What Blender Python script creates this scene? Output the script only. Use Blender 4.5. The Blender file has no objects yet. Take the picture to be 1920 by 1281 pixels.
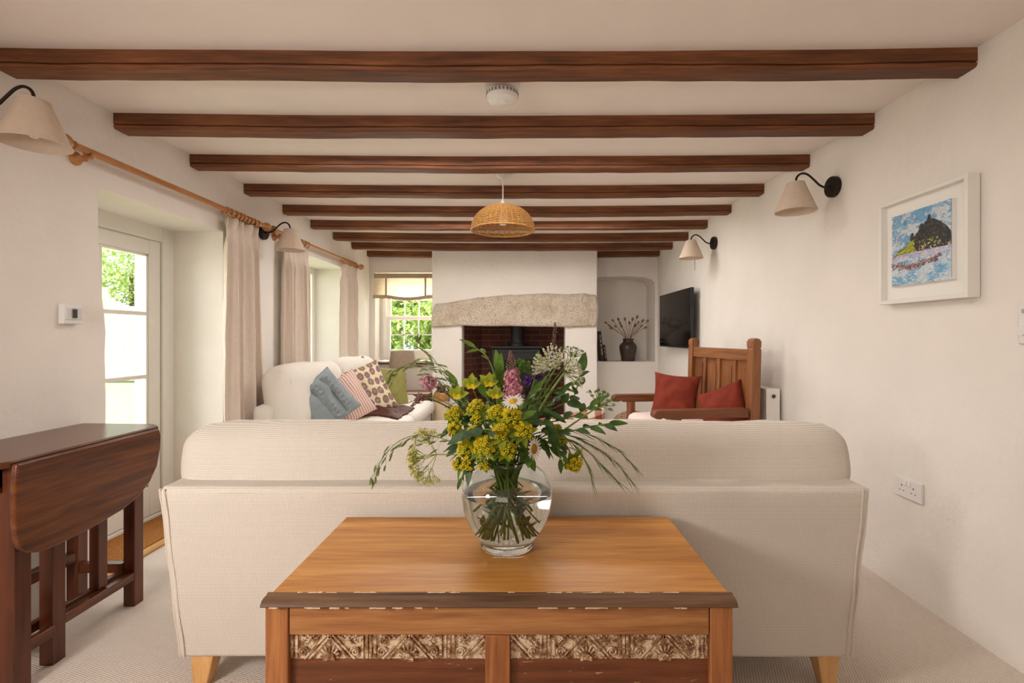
import bpy, bmesh, math, random
from mathutils import Vector, Matrix, noise
random.seed(7)
PI = math.pi
V = Vector
C = bpy.context.scene.collection
SC = bpy.context.scene

# ------------------------------------------------------------------ camera, world, light, exposure
CZ = 1.18
F = 17.0 / 36.0 * 1920.0
cam_d = bpy.data.cameras.new('camera'); cam_d.lens = 17.0; cam_d.sensor_width = 36.0
cam_d.shift_x = -25.0 / 1920.0; cam_d.shift_y = -9.5 / 1920.0
cam_d.clip_start = 0.05; cam_d.clip_end = 200
cam = bpy.data.objects.new('camera', cam_d); C.objects.link(cam)
cam.location = (0, 0, CZ); cam.rotation_euler = (PI / 2, 0, 0)
SC.camera = cam

w = bpy.data.worlds.new('sky'); SC.world = w; w.use_nodes = True
wn = w.node_tree.nodes
wn['Background'].inputs[0].default_value = (0.86, 0.93, 1.0, 1)
wn['Background'].inputs[1].default_value = 1.7

def area(name, loc, target, sx, sy, power, col, spread=180):
    d = bpy.data.lights.new(name, 'AREA'); d.shape = 'RECTANGLE'; d.size = sx; d.size_y = sy
    d.energy = power; d.color = col; d.spread = math.radians(spread)
    o = bpy.data.objects.new(name, d); C.objects.link(o); o.location = loc
    o.rotation_euler = (V(target) - V(loc)).to_track_quat('-Z', 'Y').to_euler()
    return o
sd = bpy.data.lights.new('sun', 'SUN'); sd.energy = 9.0; sd.angle = 0.02; sd.color = (1, 0.95, 0.86)
so = bpy.data.objects.new('sun', sd); C.objects.link(so); so.rotation_euler = (math.radians(40), 0, math.radians(35))
area('flash_key', (-1.62, -0.10, 1.45), (-0.75, 1.6, 0.45), 0.36, 0.36, 12.5, (1.0, 0.95, 0.91), 130)
area('flash_overhead', (-0.3, 0.95, 2.2), (1.74, 2.0, 0.35), 0.15, 0.15, 1.8, (1.0, 0.955, 0.92), 85)
area('flash_bounce', (-0.8, -2.4, 1.75), (0.2, 1.8, 2.1), 2.0, 1.2, 17, (1.0, 0.91, 0.83))
area('fill_strip_ceiling', (-0.15, 4.33, 2.25), (-0.149, 4.40, 0.0), 2.2, 0.22, 25, (1.0, 0.955, 0.92))  # added fill strip between beams, brightens the chimney end in place of bounced flash
area('fill_strip_ceiling', (-0.3, 2.70, 2.255), (-0.299, 2.72, 0.0), 2.0, 0.22, 11, (1.0, 0.955, 0.92))  # second added fill strip, lifts the left wall above the door
area('daylight_door', (-4.1, 1.95, 1.55), (1.7, 3.9, 1.1), 2.0, 2.0, 27, (1.0, 0.965, 0.93), 90)
area('daylight_window', (-4.1, 4.4, 1.75), (1.7, 5.0, 1.1), 2.0, 1.8, 11, (1.0, 0.965, 0.93), 80)
area('daylight_back', (-1.9, 8.3, 1.9), (-0.6, 3.0, 0.9), 1.6, 1.6, 260, (1.0, 0.97, 0.93))
SC.view_settings.view_transform = 'Standard'; SC.view_settings.look = 'None'
SC.view_settings.exposure = 0.40; SC.view_settings.gamma = 1.0; SC.view_settings.use_curve_mapping = False

# ------------------------------------------------------------------ helpers
def at(px, py, Y):
    return V(((px - 985) * Y / F, Y, CZ - (py - 631) * Y / F))
def S(r, g, b):
    f = lambda c: c / 12.92 if c <= 0.04045 else ((c + 0.055) / 1.055) ** 2.4
    return (f(r / 255.0), f(g / 255.0), f(b / 255.0), 1.0)

class NT:
    def __init__(s, name):
        s.m = bpy.data.materials.new(name); s.m.use_nodes = True
        s.n = s.m.node_tree.nodes; s.l = s.m.node_tree.links
        s.b = s.n['Principled BSDF']; s.out = s.n['Material Output']
    def add(s, t, **k):
        x = s.n.new(t)
        for a, v in k.items(): setattr(x, a, v)
        return x
    def link(s, a, b): s.l.new(a, b)
    def coords(s, scale=(1, 1, 1), rot=(0, 0, 0), kind='Object'):
        c = s.add('ShaderNodeTexCoord'); m = s.add('ShaderNodeMapping')
        m.inputs['Scale'].default_value = scale; m.inputs['Rotation'].default_value = rot
        s.link(c.outputs[kind], m.inputs['Vector']); return m.outputs[0]
    def noise(s, vec, scale, detail=4, dist=0.0):
        x = s.add('ShaderNodeTexNoise'); x.inputs['Scale'].default_value = scale
        x.inputs['Detail'].default_value = detail; x.inputs['Distortion'].default_value = dist
        s.link(vec, x.inputs['Vector']); return x.outputs[0]
    def wave(s, vec, scale, axis='X', dist=0.0, dscale=1.0, prof='SIN'):
        x = s.add('ShaderNodeTexWave', bands_direction=axis, wave_profile=prof)
        x.inputs['Scale'].default_value = scale; x.inputs['Distortion'].default_value = dist
        x.inputs['Detail Scale'].default_value = dscale
        s.link(vec, x.inputs['Vector']); return x.outputs['Fac']
    def ramp(s, fac, stops):
        x = s.add('ShaderNodeValToRGB'); e = x.color_ramp.elements
        while len(e) < len(stops): e.new(0.5)
        for i, (p, c) in enumerate(stops): e[i].position = p; e[i].color = c
        s.link(fac, x.inputs[0]); return x.outputs[0]
    def math(s, op, a, b=None):
        x = s.add('ShaderNodeMath', operation=op)
        for i, q in enumerate((a, b)):
            if q is None: continue
            if isinstance(q, (int, float)): x.inputs[i].default_value = q
            else: s.link(q, x.inputs[i])
        return x.outputs[0]
    def mix(s, fac, a, b, mode='MIX'):
        x = s.add('ShaderNodeMix', data_type='RGBA', blend_type=mode)
        if isinstance(fac, (int, float)): x.inputs[0].default_value = fac
        else: s.link(fac, x.inputs[0])
        for i, q in ((6, a), (7, b)):
            if isinstance(q, tuple): x.inputs[i].default_value = q
            else: s.link(q, x.inputs[i])
        return x.outputs[2]
    def bump(s, h, strength, dist=0.01):
        x = s.add('ShaderNodeBump'); x.inputs['Strength'].default_value = strength; x.inputs['Distance'].default_value = dist
        s.link(h, x.inputs['Height']); s.link(x.outputs[0], s.b.inputs['Normal'])
    def set(s, col=None, rough=None, metal=None, spec=None):
        if col is not None:
            if isinstance(col, tuple): s.b.inputs['Base Color'].default_value = col
            else: s.link(col, s.b.inputs['Base Color'])
        if rough is not None: s.b.inputs['Roughness'].default_value = rough
        if metal is not None: s.b.inputs['Metallic'].default_value = metal
        if spec is not None: s.b.inputs['Specular IOR Level'].default_value = spec
        return s

def plain(name, c, rough=0.5, var=0.08, scale=20, bump=0.0, metal=0.0, spec=None, bscale=None, kind='Object'):
    t = NT(name); v = t.coords(kind=kind)
    d = tuple(max(0, x * (1 - var)) for x in c[:3]) + (1,); u = tuple(min(1, x * (1 + var)) for x in c[:3]) + (1,)
    n = t.noise(v, scale)
    t.set(t.ramp(n, [(0.3, d), (0.7, u)]), rough, metal, spec)
    if bump: t.bump(t.noise(v, bscale or scale * 3), bump)
    return t.m
def wood(name, dark, mid, light, axis='X', rough=0.4, grain=1.0, bump=0.15, wear=None):
    t = NT(name); st = {'X': (1.2, 14, 14), 'Y': (14, 1.2, 14), 'Z': (14, 14, 1.2)}[axis]
    v = t.coords(tuple(q * grain for q in st))
    fine = t.noise(v, 3.5, 8, 0.4); big = t.noise(t.coords(tuple(q * 0.18 * grain for q in st)), 2.2, 3, 1.2)
    wv = t.coords(tuple(q * (1.0 if q > 5 else 0.9) * grain for q in st)); ring = t.wave(wv, 0.55, {'X': 'Z', 'Y': 'Z', 'Z': 'X'}[axis], 9.0, 0.35)
    pore = t.noise(t.coords(tuple(q * (5.0 if q > 5 else 2.2) * grain for q in st)), 4.0, 4, 0.2)
    m = t.math('ADD', t.math('ADD', t.math('MULTIPLY', fine, 0.40), t.math('MULTIPLY', big, 0.34)), t.math('ADD', t.math('MULTIPLY', ring, 0.05), t.math('MULTIPLY', pore, 0.24)))
    c = t.ramp(m, [(0.36, dark), (0.51, mid), (0.66, light)])
    fine = t.math('ADD', t.math('MULTIPLY', fine, 0.5), t.math('MULTIPLY', pore, 0.5))
    if wear:
        wn_ = t.noise(t.coords((6, 40, 40) if axis == 'X' else (40, 40, 6)), 5, 6)
        c = t.mix(t.ramp(wn_, [(wear[1], (0, 0, 0, 1)), (wear[1] + 0.04, (1, 1, 1, 1))]), c, wear[0])
    t.set(c, rough); t.bump(fine, bump, 0.004); return t.m
def fabric(name, c, scale=52, bump=0.5, var=0.16, axes=('X', 'Z'), rough=0.9, kind='Object'):
    t = NT(name); v = t.coords(kind=kind)
    a = t.wave(v, scale, axes[0], 0.6, 3); b = t.wave(v, scale, axes[1], 0.6, 3)
    h = t.math('MULTIPLY', a, b)
    d = tuple(x * (1 - var * 1.6) for x in c[:3]) + (1,); u = tuple(min(1, x * (1 + var * 0.5)) for x in c[:3]) + (1,)
    base = t.ramp(h, [(0.1, d), (0.6, u)])
    n = t.noise(v, 9, 3)
    base = t.mix(t.math('MULTIPLY', n, 0.12), base, d)
    t.set(base, rough, spec=0.15); t.bump(h, bump, 0.002)
    t.b.inputs['Sheen Weight'].default_value = 0.1
    return t.m
def leafmat(name, c1, c2, rough=0.5, trans=0.35):
    t = NT(name); n = t.noise(t.coords(), 40, 3)
    c = t.ramp(n, [(0.3, c1), (0.7, c2)]); t.set(c, rough, spec=0.3)
    tr = t.add('ShaderNodeBsdfTranslucent'); t.link(c, tr.inputs[0])
    mx = t.add('ShaderNodeMixShader'); mx.inputs[0].default_value = trans
    t.link(t.b.outputs[0], mx.inputs[1]); t.link(tr.outputs[0], mx.inputs[2]); t.link(mx.outputs[0], t.out.inputs[0])
    return t.m

WM = {}
def mesh_of(name, bm, mat, smooth=True, ang=38):
    bmesh.ops.recalc_face_normals(bm, faces=bm.faces)
    me = bpy.data.meshes.new(name); bm.to_mesh(me); bm.free()
    if mat: me.materials.append(mat)
    if smooth:
        me.polygons.foreach_set('use_smooth', [True] * len(me.polygons))
        me.set_sharp_from_angle(angle=math.radians(ang))
    return me
def bevel(o, wd, seg=2):
    if wd:
        b = o.modifiers.new('bevel', 'BEVEL'); b.width = wd; b.segments = seg; b.limit_method = 'ANGLE'; b.angle_limit = math.radians(40)
def tags(o, label, cat, group=None, kind=None):
    if label: o['label'] = label
    if cat: o['category'] = cat
    if group: o['group'] = group
    if kind: o['kind'] = kind
def thing(name, label, cat, loc=(0, 0, 0), rz=0.0, group=None, kind=None):
    o = bpy.data.objects.new(name, None); C.objects.link(o); o.empty_display_size = 0.05
    o.location = loc; o.rotation_euler = (0, 0, rz)
    WM[o.name] = Matrix.Translation(V(loc)) @ Matrix.Rotation(rz, 4, 'Z')
    tags(o, label, cat, group, kind); return o
def part(name, bm, mat, parent, bev=0, world=True, label=None, smooth=True, ang=38, seg=2):
    wm = WM[parent.name]
    if world: bm.transform(wm.inverted())
    me = mesh_of(name, bm, mat, smooth, ang)
    o = bpy.data.objects.new(name, me); C.objects.link(o); o.parent = parent; WM[o.name] = wm
    bevel(o, bev, seg)
    if label: o['label'] = label
    return o
def solo(name, bm, mat, label, cat, group=None, bev=0, kind=None, smooth=True, ang=38, seg=2):
    co = [v.co for v in bm.verts]
    lo = V((min(c.x for c in co), min(c.y for c in co), min(c.z for c in co))); hi = V((max(c.x for c in co), max(c.y for c in co), max(c.z for c in co)))
    base = V(((lo.x + hi.x) / 2, (lo.y + hi.y) / 2, lo.z))
    bm.transform(Matrix.Translation(-base))
    o = bpy.data.objects.new(name, mesh_of(name, bm, mat, smooth, ang)); C.objects.link(o); o.location = base
    WM[o.name] = Matrix.Translation(base)
    tags(o, label, cat, group, kind); bevel(o, bev, seg); return o
def struct(name, bm, mat, bev=0, smooth=False):
    o = bpy.data.objects.new(name, mesh_of(name, bm, mat, smooth)); C.objects.link(o); o['kind'] = 'structure'
    WM[o.name] = Matrix.Identity(4); bevel(o, bev); return o
def copy_tree(o, parent=None):
    c = o.copy(); C.objects.link(c)
    if parent: c.parent = parent; c.matrix_parent_inverse = o.matrix_parent_inverse
    for ch in list(o.children): copy_tree(ch, c)
    return c

NEW = bmesh.new
def box(bm, x0, x1, y0, y1, z0, z1, M=None):
    vs = [bm.verts.new((x, y, z)) for x in (x0, x1) for y in (y0, y1) for z in (z0, z1)]
    for f in ((0, 1, 3, 2), (4, 6, 7, 5), (0, 4, 5, 1), (2, 3, 7, 6), (0, 2, 6, 4), (1, 5, 7, 3)): bm.faces.new([vs[i] for i in f])
    if M:
        for v in vs: v.co = M @ v.co
    return bm
def B(*a, **k): return box(NEW(), *a, **k)
def prism(bm, pts, axis, a, b, M=None):
    mk = {'X': lambda p, t: (t, p[0], p[1]), 'Y': lambda p, t: (p[0], t, p[1]), 'Z': lambda p, t: (p[0], p[1], t)}[axis]
    r0 = [bm.verts.new(mk(p, a)) for p in pts]; r1 = [bm.verts.new(mk(p, b)) for p in pts]; n = len(pts)
    for i in range(n): bm.faces.new((r0[i], r0[(i + 1) % n], r1[(i + 1) % n], r1[i]))
    bm.faces.new(r0); bm.faces.new(r1[::-1])
    if M:
        for v in r0 + r1: v.co = M @ v.co
    return bm
def frame_of(d, hint=V((0, 0, 1))):
    d = d.normalized(); x = hint.cross(d)
    if x.length < 1e-4: x = V((1, 0, 0)).cross(d)
    x.normalize(); return x, d.cross(x)
def tube(bm, pts, r, n=8, cap=True, closed=False):
    pts = [V(p) for p in pts]; N = len(pts); rr = r if isinstance(r, (list, tuple)) else [r] * N
    rings = []; px = None
    for i, p in enumerate(pts):
        a = pts[(i - 1) % N] if (i > 0 or closed) else p; b = pts[(i + 1) % N] if (i < N - 1 or closed) else p
        d = (b - a).normalized()
        if px is None: x, y = frame_of(d)
        else:
            x = px - d * px.dot(d)
            if x.length < 1e-5: x, _ = frame_of(d)
            x.normalize(); y = d.cross(x)
        px = x
        rings.append([bm.verts.new(p + (x * math.cos(2 * PI * k / n) + y * math.sin(2 * PI * k / n)) * rr[i]) for k in range(n)])
    for i in range(N - (0 if closed else 1)):
        A, Bq = rings[i], rings[(i + 1) % N]
        for k in range(n): bm.faces.new((A[k], A[(k + 1) % n], Bq[(k + 1) % n], Bq[k]))
    if cap and not closed: bm.faces.new(rings[0][::-1]); bm.faces.new(rings[-1])
    return bm
def lathe(bm, prof, n=32, loc=(0, 0, 0), M=None, close=False):
    rings = []; M = M or Matrix.Translation(V(loc))
    for r, z in prof:
        if r < 1e-6: rings.append([bm.verts.new(M @ V((0, 0, z)))])
        else: rings.append([bm.verts.new(M @ V((r * math.cos(2 * PI * k / n), r * math.sin(2 * PI * k / n), z))) for k in range(n)])
    seq = list(zip(rings, rings[1:])) + ([(rings[-1], rings[0])] if close else [])
    for A, Bq in seq:
        for k in range(n):
            k2 = (k + 1) % n
            if len(A) == 1 and len(Bq) == 1: continue
            if len(A) == 1: bm.faces.new((A[0], Bq[k2], Bq[k]))
            elif len(Bq) == 1: bm.faces.new((A[k], A[k2], Bq[0]))
            else: bm.faces.new((A[k], A[k2], Bq[k2], Bq[k]))
    return bm
def ball(bm, c, r, sub=1, sc=(1, 1, 1)):
    m = Matrix.Translation(V(c)) @ Matrix.Diagonal((sc[0] * r, sc[1] * r, sc[2] * r, 1))
    bmesh.ops.create_icosphere(bm, subdivisions=sub, radius=1, matrix=m); return bm
def rbox(bm, half, r, n=10, M=None, puff=0.0, wob=0.0):
    hx, hy, hz = half; core = V((hx - r, hy - r, hz - r)); t = bmesh.new()
    bmesh.ops.create_cube(t, size=2.0); bmesh.ops.subdivide_edges(t, edges=t.edges, cuts=n, use_grid_fill=True)
    mp = {}
    for v in t.verts:
        q = V([math.copysign(abs(c) ** 0.8, c) for c in v.co])
        p = V((q.x * hx, q.y * hy, q.z * hz)); k = V([max(-core[i], min(core[i], p[i])) for i in range(3)])
        d = p - k
        if d.length > 1e-6: p = k + d.normalized() * r
        if puff:
            f = [1 - (p[i] / half[i]) ** 2 for i in range(3)]
            p = V([p[i] * (1 + puff * max(0, f[(i + 1) % 3]) * max(0, f[(i + 2) % 3])) for i in range(3)])
        if wob: p += V((0, 0, 1)) * wob * noise.noise(p * 6) + V((0, 1, 0)) * wob * noise.noise(p * 5 + V((9, 2, 3)))
        mp[v] = bm.verts.new(M @ p if M else p)
    for f in t.faces: bm.faces.new([mp[v] for v in f.verts])
    t.free(); return bm
def orient(c, nrm, up=(0, 0, 1), roll=0.0):
    n = V(nrm).normalized(); x = V(up).cross(n).normalized(); y = n.cross(x)
    R = Matrix((x, y, n)).transposed().to_4x4()
    return Matrix.Translation(V(c)) @ R @ Matrix.Rotation(roll, 4, 'Z')
def cushion(bm, wd, ht, th, M, pinch=0.10, n=26, seed=0, sag=0.0):
    uv = bm.loops.layers.uv.verify(); G = {}
    for s in (1, -1):
        for i in range(n + 1):
            for j in range(n + 1):
                edge = i in (0, n) or j in (0, n)
                if s == -1 and edge: G[s, i, j] = G[1, i, j]; continue
                u, v = math.sin(PI / 2 * (2 * i / n - 1)), math.sin(PI / 2 * (2 * j / n - 1))
                x = wd / 2 * u * (1 - pinch * (1 - v * v)); y = ht / 2 * v * (1 - pinch * (1 - u * u))
                z = s * th / 2 * (max(0, (1 - u * u)) * max(0, (1 - v * v))) ** 0.42
                q = noise.noise(V((u * 2.3 + seed, v * 2.3, s * 2.0)))
                z *= 1 + 0.25 * q
                y -= sag * (1 - u * u) * (1 if v > 0 else 0) * v
                G[s, i, j] = bm.verts.new(M @ V((x, y, z)))
    for s in (1, -1):
        for i in range(n):
            for j in range(n):
                q = [(i, j), (i + 1, j), (i + 1, j + 1), (i, j + 1)]
                if s == -1: q = q[::-1]
                f = bm.faces.new([G[s, a, b] for a, b in q])
                for lp, (a, b) in zip(f.loops, q): lp[uv].uv = (math.sin(PI / 2 * (2 * a / n - 1)) / 2 + .5, math.sin(PI / 2 * (2 * b / n - 1)) / 2 + .5)
    return bm
def bez(p0, p1, p2, p3, n=14):
    out = []
    for i in range(n + 1):
        t = i / n; s = 1 - t
        out.append(p0 * s ** 3 + p1 * 3 * s * s * t + p2 * 3 * s * t * t + p3 * t ** 3)
    return out
def smooth_path(pts, n=6):
    pts = [V(p) for p in pts]; out = []
    for i in range(len(pts) - 1):
        a = pts[max(0, i - 1)]; b = pts[i]; c = pts[i + 1]; d = pts[min(len(pts) - 1, i + 2)]
        for k in range(n):
            t = k / n
            out.append(0.5 * ((2 * b) + (c - a) * t + (2 * a - 5 * b + 4 * c - d) * t * t + (3 * b - a - 3 * c + d) * t ** 3))
    return out + [pts[-1]]
def leaf(bm, p, d, L, W, up=V((0, 0, 1)), bend=0.25, fold=0.25, n=6, tipp=1.3):
    """an ovate blade with a folded midrib"""
    d = d.normalized(); x, u = frame_of(d, up); rows = []
    if u.dot(up) < 0: u = -u
    for i in range(n + 1):
        t = i / n; wv = W / 2 * (math.sin(PI * min(1, t ** (1 / tipp))) ** 0.85 if 0 < t < 1 else 0.04)
        c = p + d * (L * t) - u * (bend * L * t * t)
        rows.append([bm.verts.new(c - x * wv + u * wv * fold), bm.verts.new(c), bm.verts.new(c + x * wv + u * wv * fold)])
    for a, b in zip(rows, rows[1:]):
        for k in range(2): bm.faces.new((a[k], a[k + 1], b[k + 1], b[k]))
def petal_disc(bm, c, nrm, r, cup=0.3, n=7):
    x, y = frame_of(nrm.normalized()); q = bm.verts.new(c); ring = []
    for k in range(n):
        a = 2 * PI * k / n; ring.append(bm.verts.new(c + (x * math.cos(a) + y * math.sin(a)) * r + nrm.normalized() * r * cup))
    for k in range(n): bm.faces.new((q, ring[k], ring[(k + 1) % n]))
def rnd(a, b): return random.uniform(a, b)
def rv(s=1.0): return V((rnd(-s, s), rnd(-s, s), rnd(-s, s)))

# ------------------------------------------------------------------ materials
tw = NT('plaster'); v_ = tw.coords()
tw.set(tw.ramp(tw.noise(v_, 3, 5), [(0.3, S(236, 229, 221)), (0.7, S(242, 235, 227))]), 0.85, spec=0.2)
tw.bump(tw.math('ADD', tw.noise(v_, 4.5, 5), tw.math('MULTIPLY', tw.noise(v_, 30, 3), 0.12)), 0.45, 0.035)
PLASTER = tw.m
CEIL = plain('ceiling_paint', S(246, 236, 228), 0.9, 0.02, 4, 0.15)
t = NT('carpet'); v_ = t.coords(rot=(0, 0, 0.35))
rib = t.wave(v_, 34, 'X', 1.2, 4); rib2 = t.wave(v_, 44, 'Y', 1.2, 5)
h = t.math('MULTIPLY', t.math('ADD', t.math('MULTIPLY', rib, 0.65), 0.35), t.math('ADD', t.math('MULTIPLY', rib2, 0.6), 0.4))
c_ = t.ramp(h, [(0.1, S(190, 174, 160)), (0.75, S(242, 230, 218))])
c_ = t.mix(t.math('MULTIPLY', t.noise(v_, 60, 3), 0.25), c_, S(202, 186, 172)); t.set(c_, 0.95, spec=0.1); t.bump(h, 0.7, 0.004)
CARPET = t.m
BEAM = wood('old_beam_wood', S(62, 32, 12), S(108, 60, 26), S(146, 90, 48), 'X', 0.6, 0.8, 0.3)
BEAMD = plain('beam_groove', S(52, 28, 14), 0.7, 0.3, 30)
CHEST_TOP = wood('chest_top_oak', S(158, 98, 36), S(192, 128, 54), S(212, 154, 78), 'X', 0.42, 1.3, 0.1)
CHEST_X = wood('chest_rail_wood', S(116, 70, 34), S(160, 104, 58), S(188, 132, 80), 'X', 0.45, 1.2, 0.2)
CHEST_Z = wood('chest_stile_wood', S(122, 70, 34), S(160, 98, 52), S(184, 122, 70), 'Z', 0.45, 1.2, 0.2)
CHEST_PANEL = wood('chest_panel_wood', S(86, 44, 20), S(112, 60, 30), S(130, 76, 42), 'X', 0.4, 1.2, 0.2, wear=(S(184, 146, 110), 0.675))
CHEST_EDGE = wood('chest_edge_moulding', S(70, 44, 26), S(104, 72, 46), S(132, 98, 66), 'X', 0.6, 0.9, 0.25)
CHIP = plain('chipped_paint', S(214, 190, 158), 0.7, 0.1, 60)
MAHOG_Y = wood('mahogany_long', S(56, 26, 11), S(94, 48, 22), S(126, 72, 36), 'Y', 0.26, 0.8, 0.08)
MAHOG_Z = wood('mahogany_upright', S(58, 25, 12), S(90, 44, 22), S(112, 56, 28), 'Z', 0.3, 1.0, 0.08)
MAHOG_X = wood('mahogany_cross', S(58, 25, 12), S(90, 44, 22), S(112, 56, 28), 'X', 0.3, 1.0, 0.08)
CHAIR_Z = wood('chair_wood_upright', S(98, 56, 28), S(132, 80, 42), S(156, 102, 60), 'Z', 0.42, 0.9, 0.15)
CHAIR_X = wood('chair_wood_long', S(88, 46, 22), S(116, 66, 34), S(138, 86, 48), 'X', 0.42, 0.9, 0.15)
CHAIR_Y = wood('chair_wood_rail', S(106, 62, 32), S(138, 88, 50), S(160, 110, 68), 'Y', 0.42, 0.9, 0.15)
POLE = wood('curtain_pole_wood', S(150, 94, 48), S(186, 126, 72), S(208, 154, 98), 'Y', 0.3, 1.0, 0.05)
BEECH = wood('pale_beech', S(196, 140, 80), S(216, 164, 102), S(230, 184, 126), 'Z', 0.4, 1.0, 0.05)
SILLW = wood('dark_sill_wood', S(90, 52, 30), S(112, 70, 44), S(130, 86, 56), 'X', 0.4)
LAMPW = wood('turned_lamp_wood', S(98, 56, 32), S(130, 80, 48), S(150, 98, 62), 'Z', 0.4)
SOFA = fabric('oatmeal_weave', S(235, 224, 211), 56, 0.55, 0.16)
SOFA2 = plain('cream_linen', S(228, 221, 211), 0.9, 0.04, 160, 0.12, spec=0.15)
PIPING = fabric('piping_cloth', S(228, 214, 198), 90, 0.3, 0.1)
CURT = leafmat('curtain_linen', S(222, 206, 190), S(227, 212, 197), 0.9, 0.07)
BLIND = leafmat('blind_linen', S(214, 196, 166), S(222, 206, 178), 0.9, 0.4)
BLINDT = fabric('blind_trim', S(190, 168, 146), 120, 0.2, 0.1)
RUST = plain('rust_velvet', S(126, 52, 38), 0.85, 0.15, 14, 0.15, spec=0.15)
OLIVE = plain('olive_linen', S(148, 142, 84), 0.9, 0.1, 40, 0.2, spec=0.15)
GREYC = plain('grey_linen', S(132, 124, 116), 0.9, 0.1, 40, 0.2, spec=0.15)
BLUE = plain('blue_grey_velvet', S(140, 150, 154), 0.8, 0.15, 10, 0.2, spec=0.2)
BLUED = plain('blue_grey_ruffle', S(134, 142, 144), 0.85, 0.25, 30, 0.3, spec=0.15)
PINKSEAT = plain('pale_pink_cotton', S(228, 208, 200), 0.9, 0.05, 20, 0.2, spec=0.15)
FUR = plain('brown_fur', S(88, 46, 32), 0.8, 0.55, 45, 1.0, bscale=120)
t = NT('pink_stripe'); v_ = t.coords(kind='UV')
t.set(t.ramp(t.wave(v_, 5.2, 'X'), [(0.0, S(170, 124, 112)), (0.12, S(170, 124, 112)), (0.2, S(222, 194, 182)), (1, S(222, 196, 184))]), 0.9, spec=0.15)
STRIPE = t.m
t = NT('gingham'); v_ = t.coords(kind='UV')
ga = t.ramp(t.wave(v_, 2.6, 'X'), [(0.45, (0, 0, 0, 1)), (0.55, (1, 1, 1, 1))]); gb = t.ramp(t.wave(v_, 2.6, 'Y'), [(0.45, (0, 0, 0, 1)), (0.55, (1, 1, 1, 1))])
gs = t.math('MULTIPLY', t.math('ADD', ga, gb), 0.5)
t.set(t.ramp(gs, [(0.0, S(238, 228, 216)), (0.5, S(190, 140, 116)), (1.0, S(134, 74, 52))]), 0.9, spec=0.15)
GING = t.m
t = NT('floral_print'); v_ = t.coords((6.6, 5.2, 1), kind='UV')
vo = t.add('ShaderNodeTexVoronoi'); vo.inputs['Scale'].default_value = 1.0; vo.inputs['Randomness'].default_value = 0.25; t.link(v_, vo.inputs['Vector'])
dn = t.math('ADD', vo.outputs['Distance'], t.math('MULTIPLY', t.math('SUBTRACT', t.noise(v_, 5, 2), 0.5), 0.3))
c_ = t.ramp(dn, [(0.0, S(142, 122, 40)), (0.13, S(146, 126, 46)), (0.17, S(196, 176, 140)), (0.2, S(134, 108, 112)), (0.40, S(136, 112, 114)), (0.45, S(222, 204, 170)), (1, S(226, 208, 176))])
t.set(c_, 0.9, spec=0.15); FLORAL = t.m
WHITE = plain('white_paint', S(238, 234, 226), 0.45, 0.02, 8)
WHITEP = plain('white_plastic', S(236, 232, 228), 0.35, 0.01, 8)
MATW = plain('picture_mount_white', S(240, 236, 230), 0.7, 0.01, 8)
DARKM = plain('dark_bronze_metal', S(46, 36, 30), 0.45, 0.2, 30, metal=0.6)
BLACK = plain('black_iron', S(14, 14, 15), 0.55, 0.2, 20, 0.1)
TVB = plain('black_plastic', S(18, 18, 20), 0.35, 0.05, 10)
t = NT('tv_screen'); t.set(S(12, 11, 11), 0.12, spec=0.5); SCREEN = t.m
STOVEGLASS = plain('stove_glass', S(16, 15, 16), 0.1, 0.05, 4)
CHROME = plain('chrome', S(216, 212, 206), 0.15, 0.02, 10, metal=1.0)
DARKP = plain('dark_plastic', S(60, 56, 54), 0.4, 0.1, 10)
SHADE = leafmat('lampshade_linen', S(228, 208, 188), S(234, 216, 196), 0.9, 0.25)
SHADET = leafmat('lampshade_taupe', S(166, 146, 126), S(176, 156, 136), 0.9, 0.2)
BULB = plain('bulb_glass', S(240, 232, 214), 0.2, 0.01, 5)
BRASS = plain('brass', S(186, 150, 80), 0.3, 0.05, 10, metal=1.0)
RATTAN = plain('woven_rattan', S(190, 138, 72), 0.6, 0.22, 60, 0.2)
JUTE = NT('jute'); v_ = JUTE.coords()
JUTE.set(JUTE.ramp(JUTE.noise(v_, 70, 4), [(0.35, S(74, 56, 40)), (0.62, S(164, 136, 104))]), 0.9); JUTE.bump(JUTE.noise(v_, 70, 4), 0.8); JUTE = JUTE.m
COIR = NT('coir'); v_ = COIR.coords()
COIR.set(COIR.ramp(COIR.noise(v_, 160, 4), [(0.3, S(134, 78, 26)), (0.7, S(196, 130, 56))]), 0.95); COIR.bump(COIR.noise(v_, 160, 4), 0.8); COIR = COIR.m
THRESH = wood('threshold_oak', S(180, 128, 70), S(206, 158, 96), S(220, 176, 118), 'Y', 0.4)
t = NT('granite'); v_ = t.coords()
g1 = t.noise(v_, 6, 6); g2 = t.noise(v_, 70, 5)
c_ = t.ramp(g1, [(0.3, S(192, 174, 152)), (0.55, S(212, 198, 180)), (0.75, S(200, 190, 176))])
c_ = t.mix(t.ramp(g2, [(0.36, (0.55, 0.55, 0.55, 1)), (0.5, (0, 0, 0, 1))]), c_, S(122, 102, 80))
c_ = t.mix(t.ramp(t.noise(v_, 95, 3), [(0.56, (0, 0, 0, 1)), (0.7, (0.7, 0.7, 0.7, 1))]), c_, S(226, 216, 198))
t.set(c_, 0.85, spec=0.25); t.bump(t.math('ADD', g2, g1), 0.7, 0.012); GRANITE = t.m
t = NT('brick'); tc = t.add('ShaderNodeTexCoord'); sp = t.add('ShaderNodeSeparateXYZ'); t.link(tc.outputs['Object'], sp.inputs[0])
cb = t.add('ShaderNodeCombineXYZ'); t.link(t.math('ADD', sp.outputs[0], sp.outputs[1]), cb.inputs[0]); t.link(sp.outputs[2], cb.inputs[1])
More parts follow.
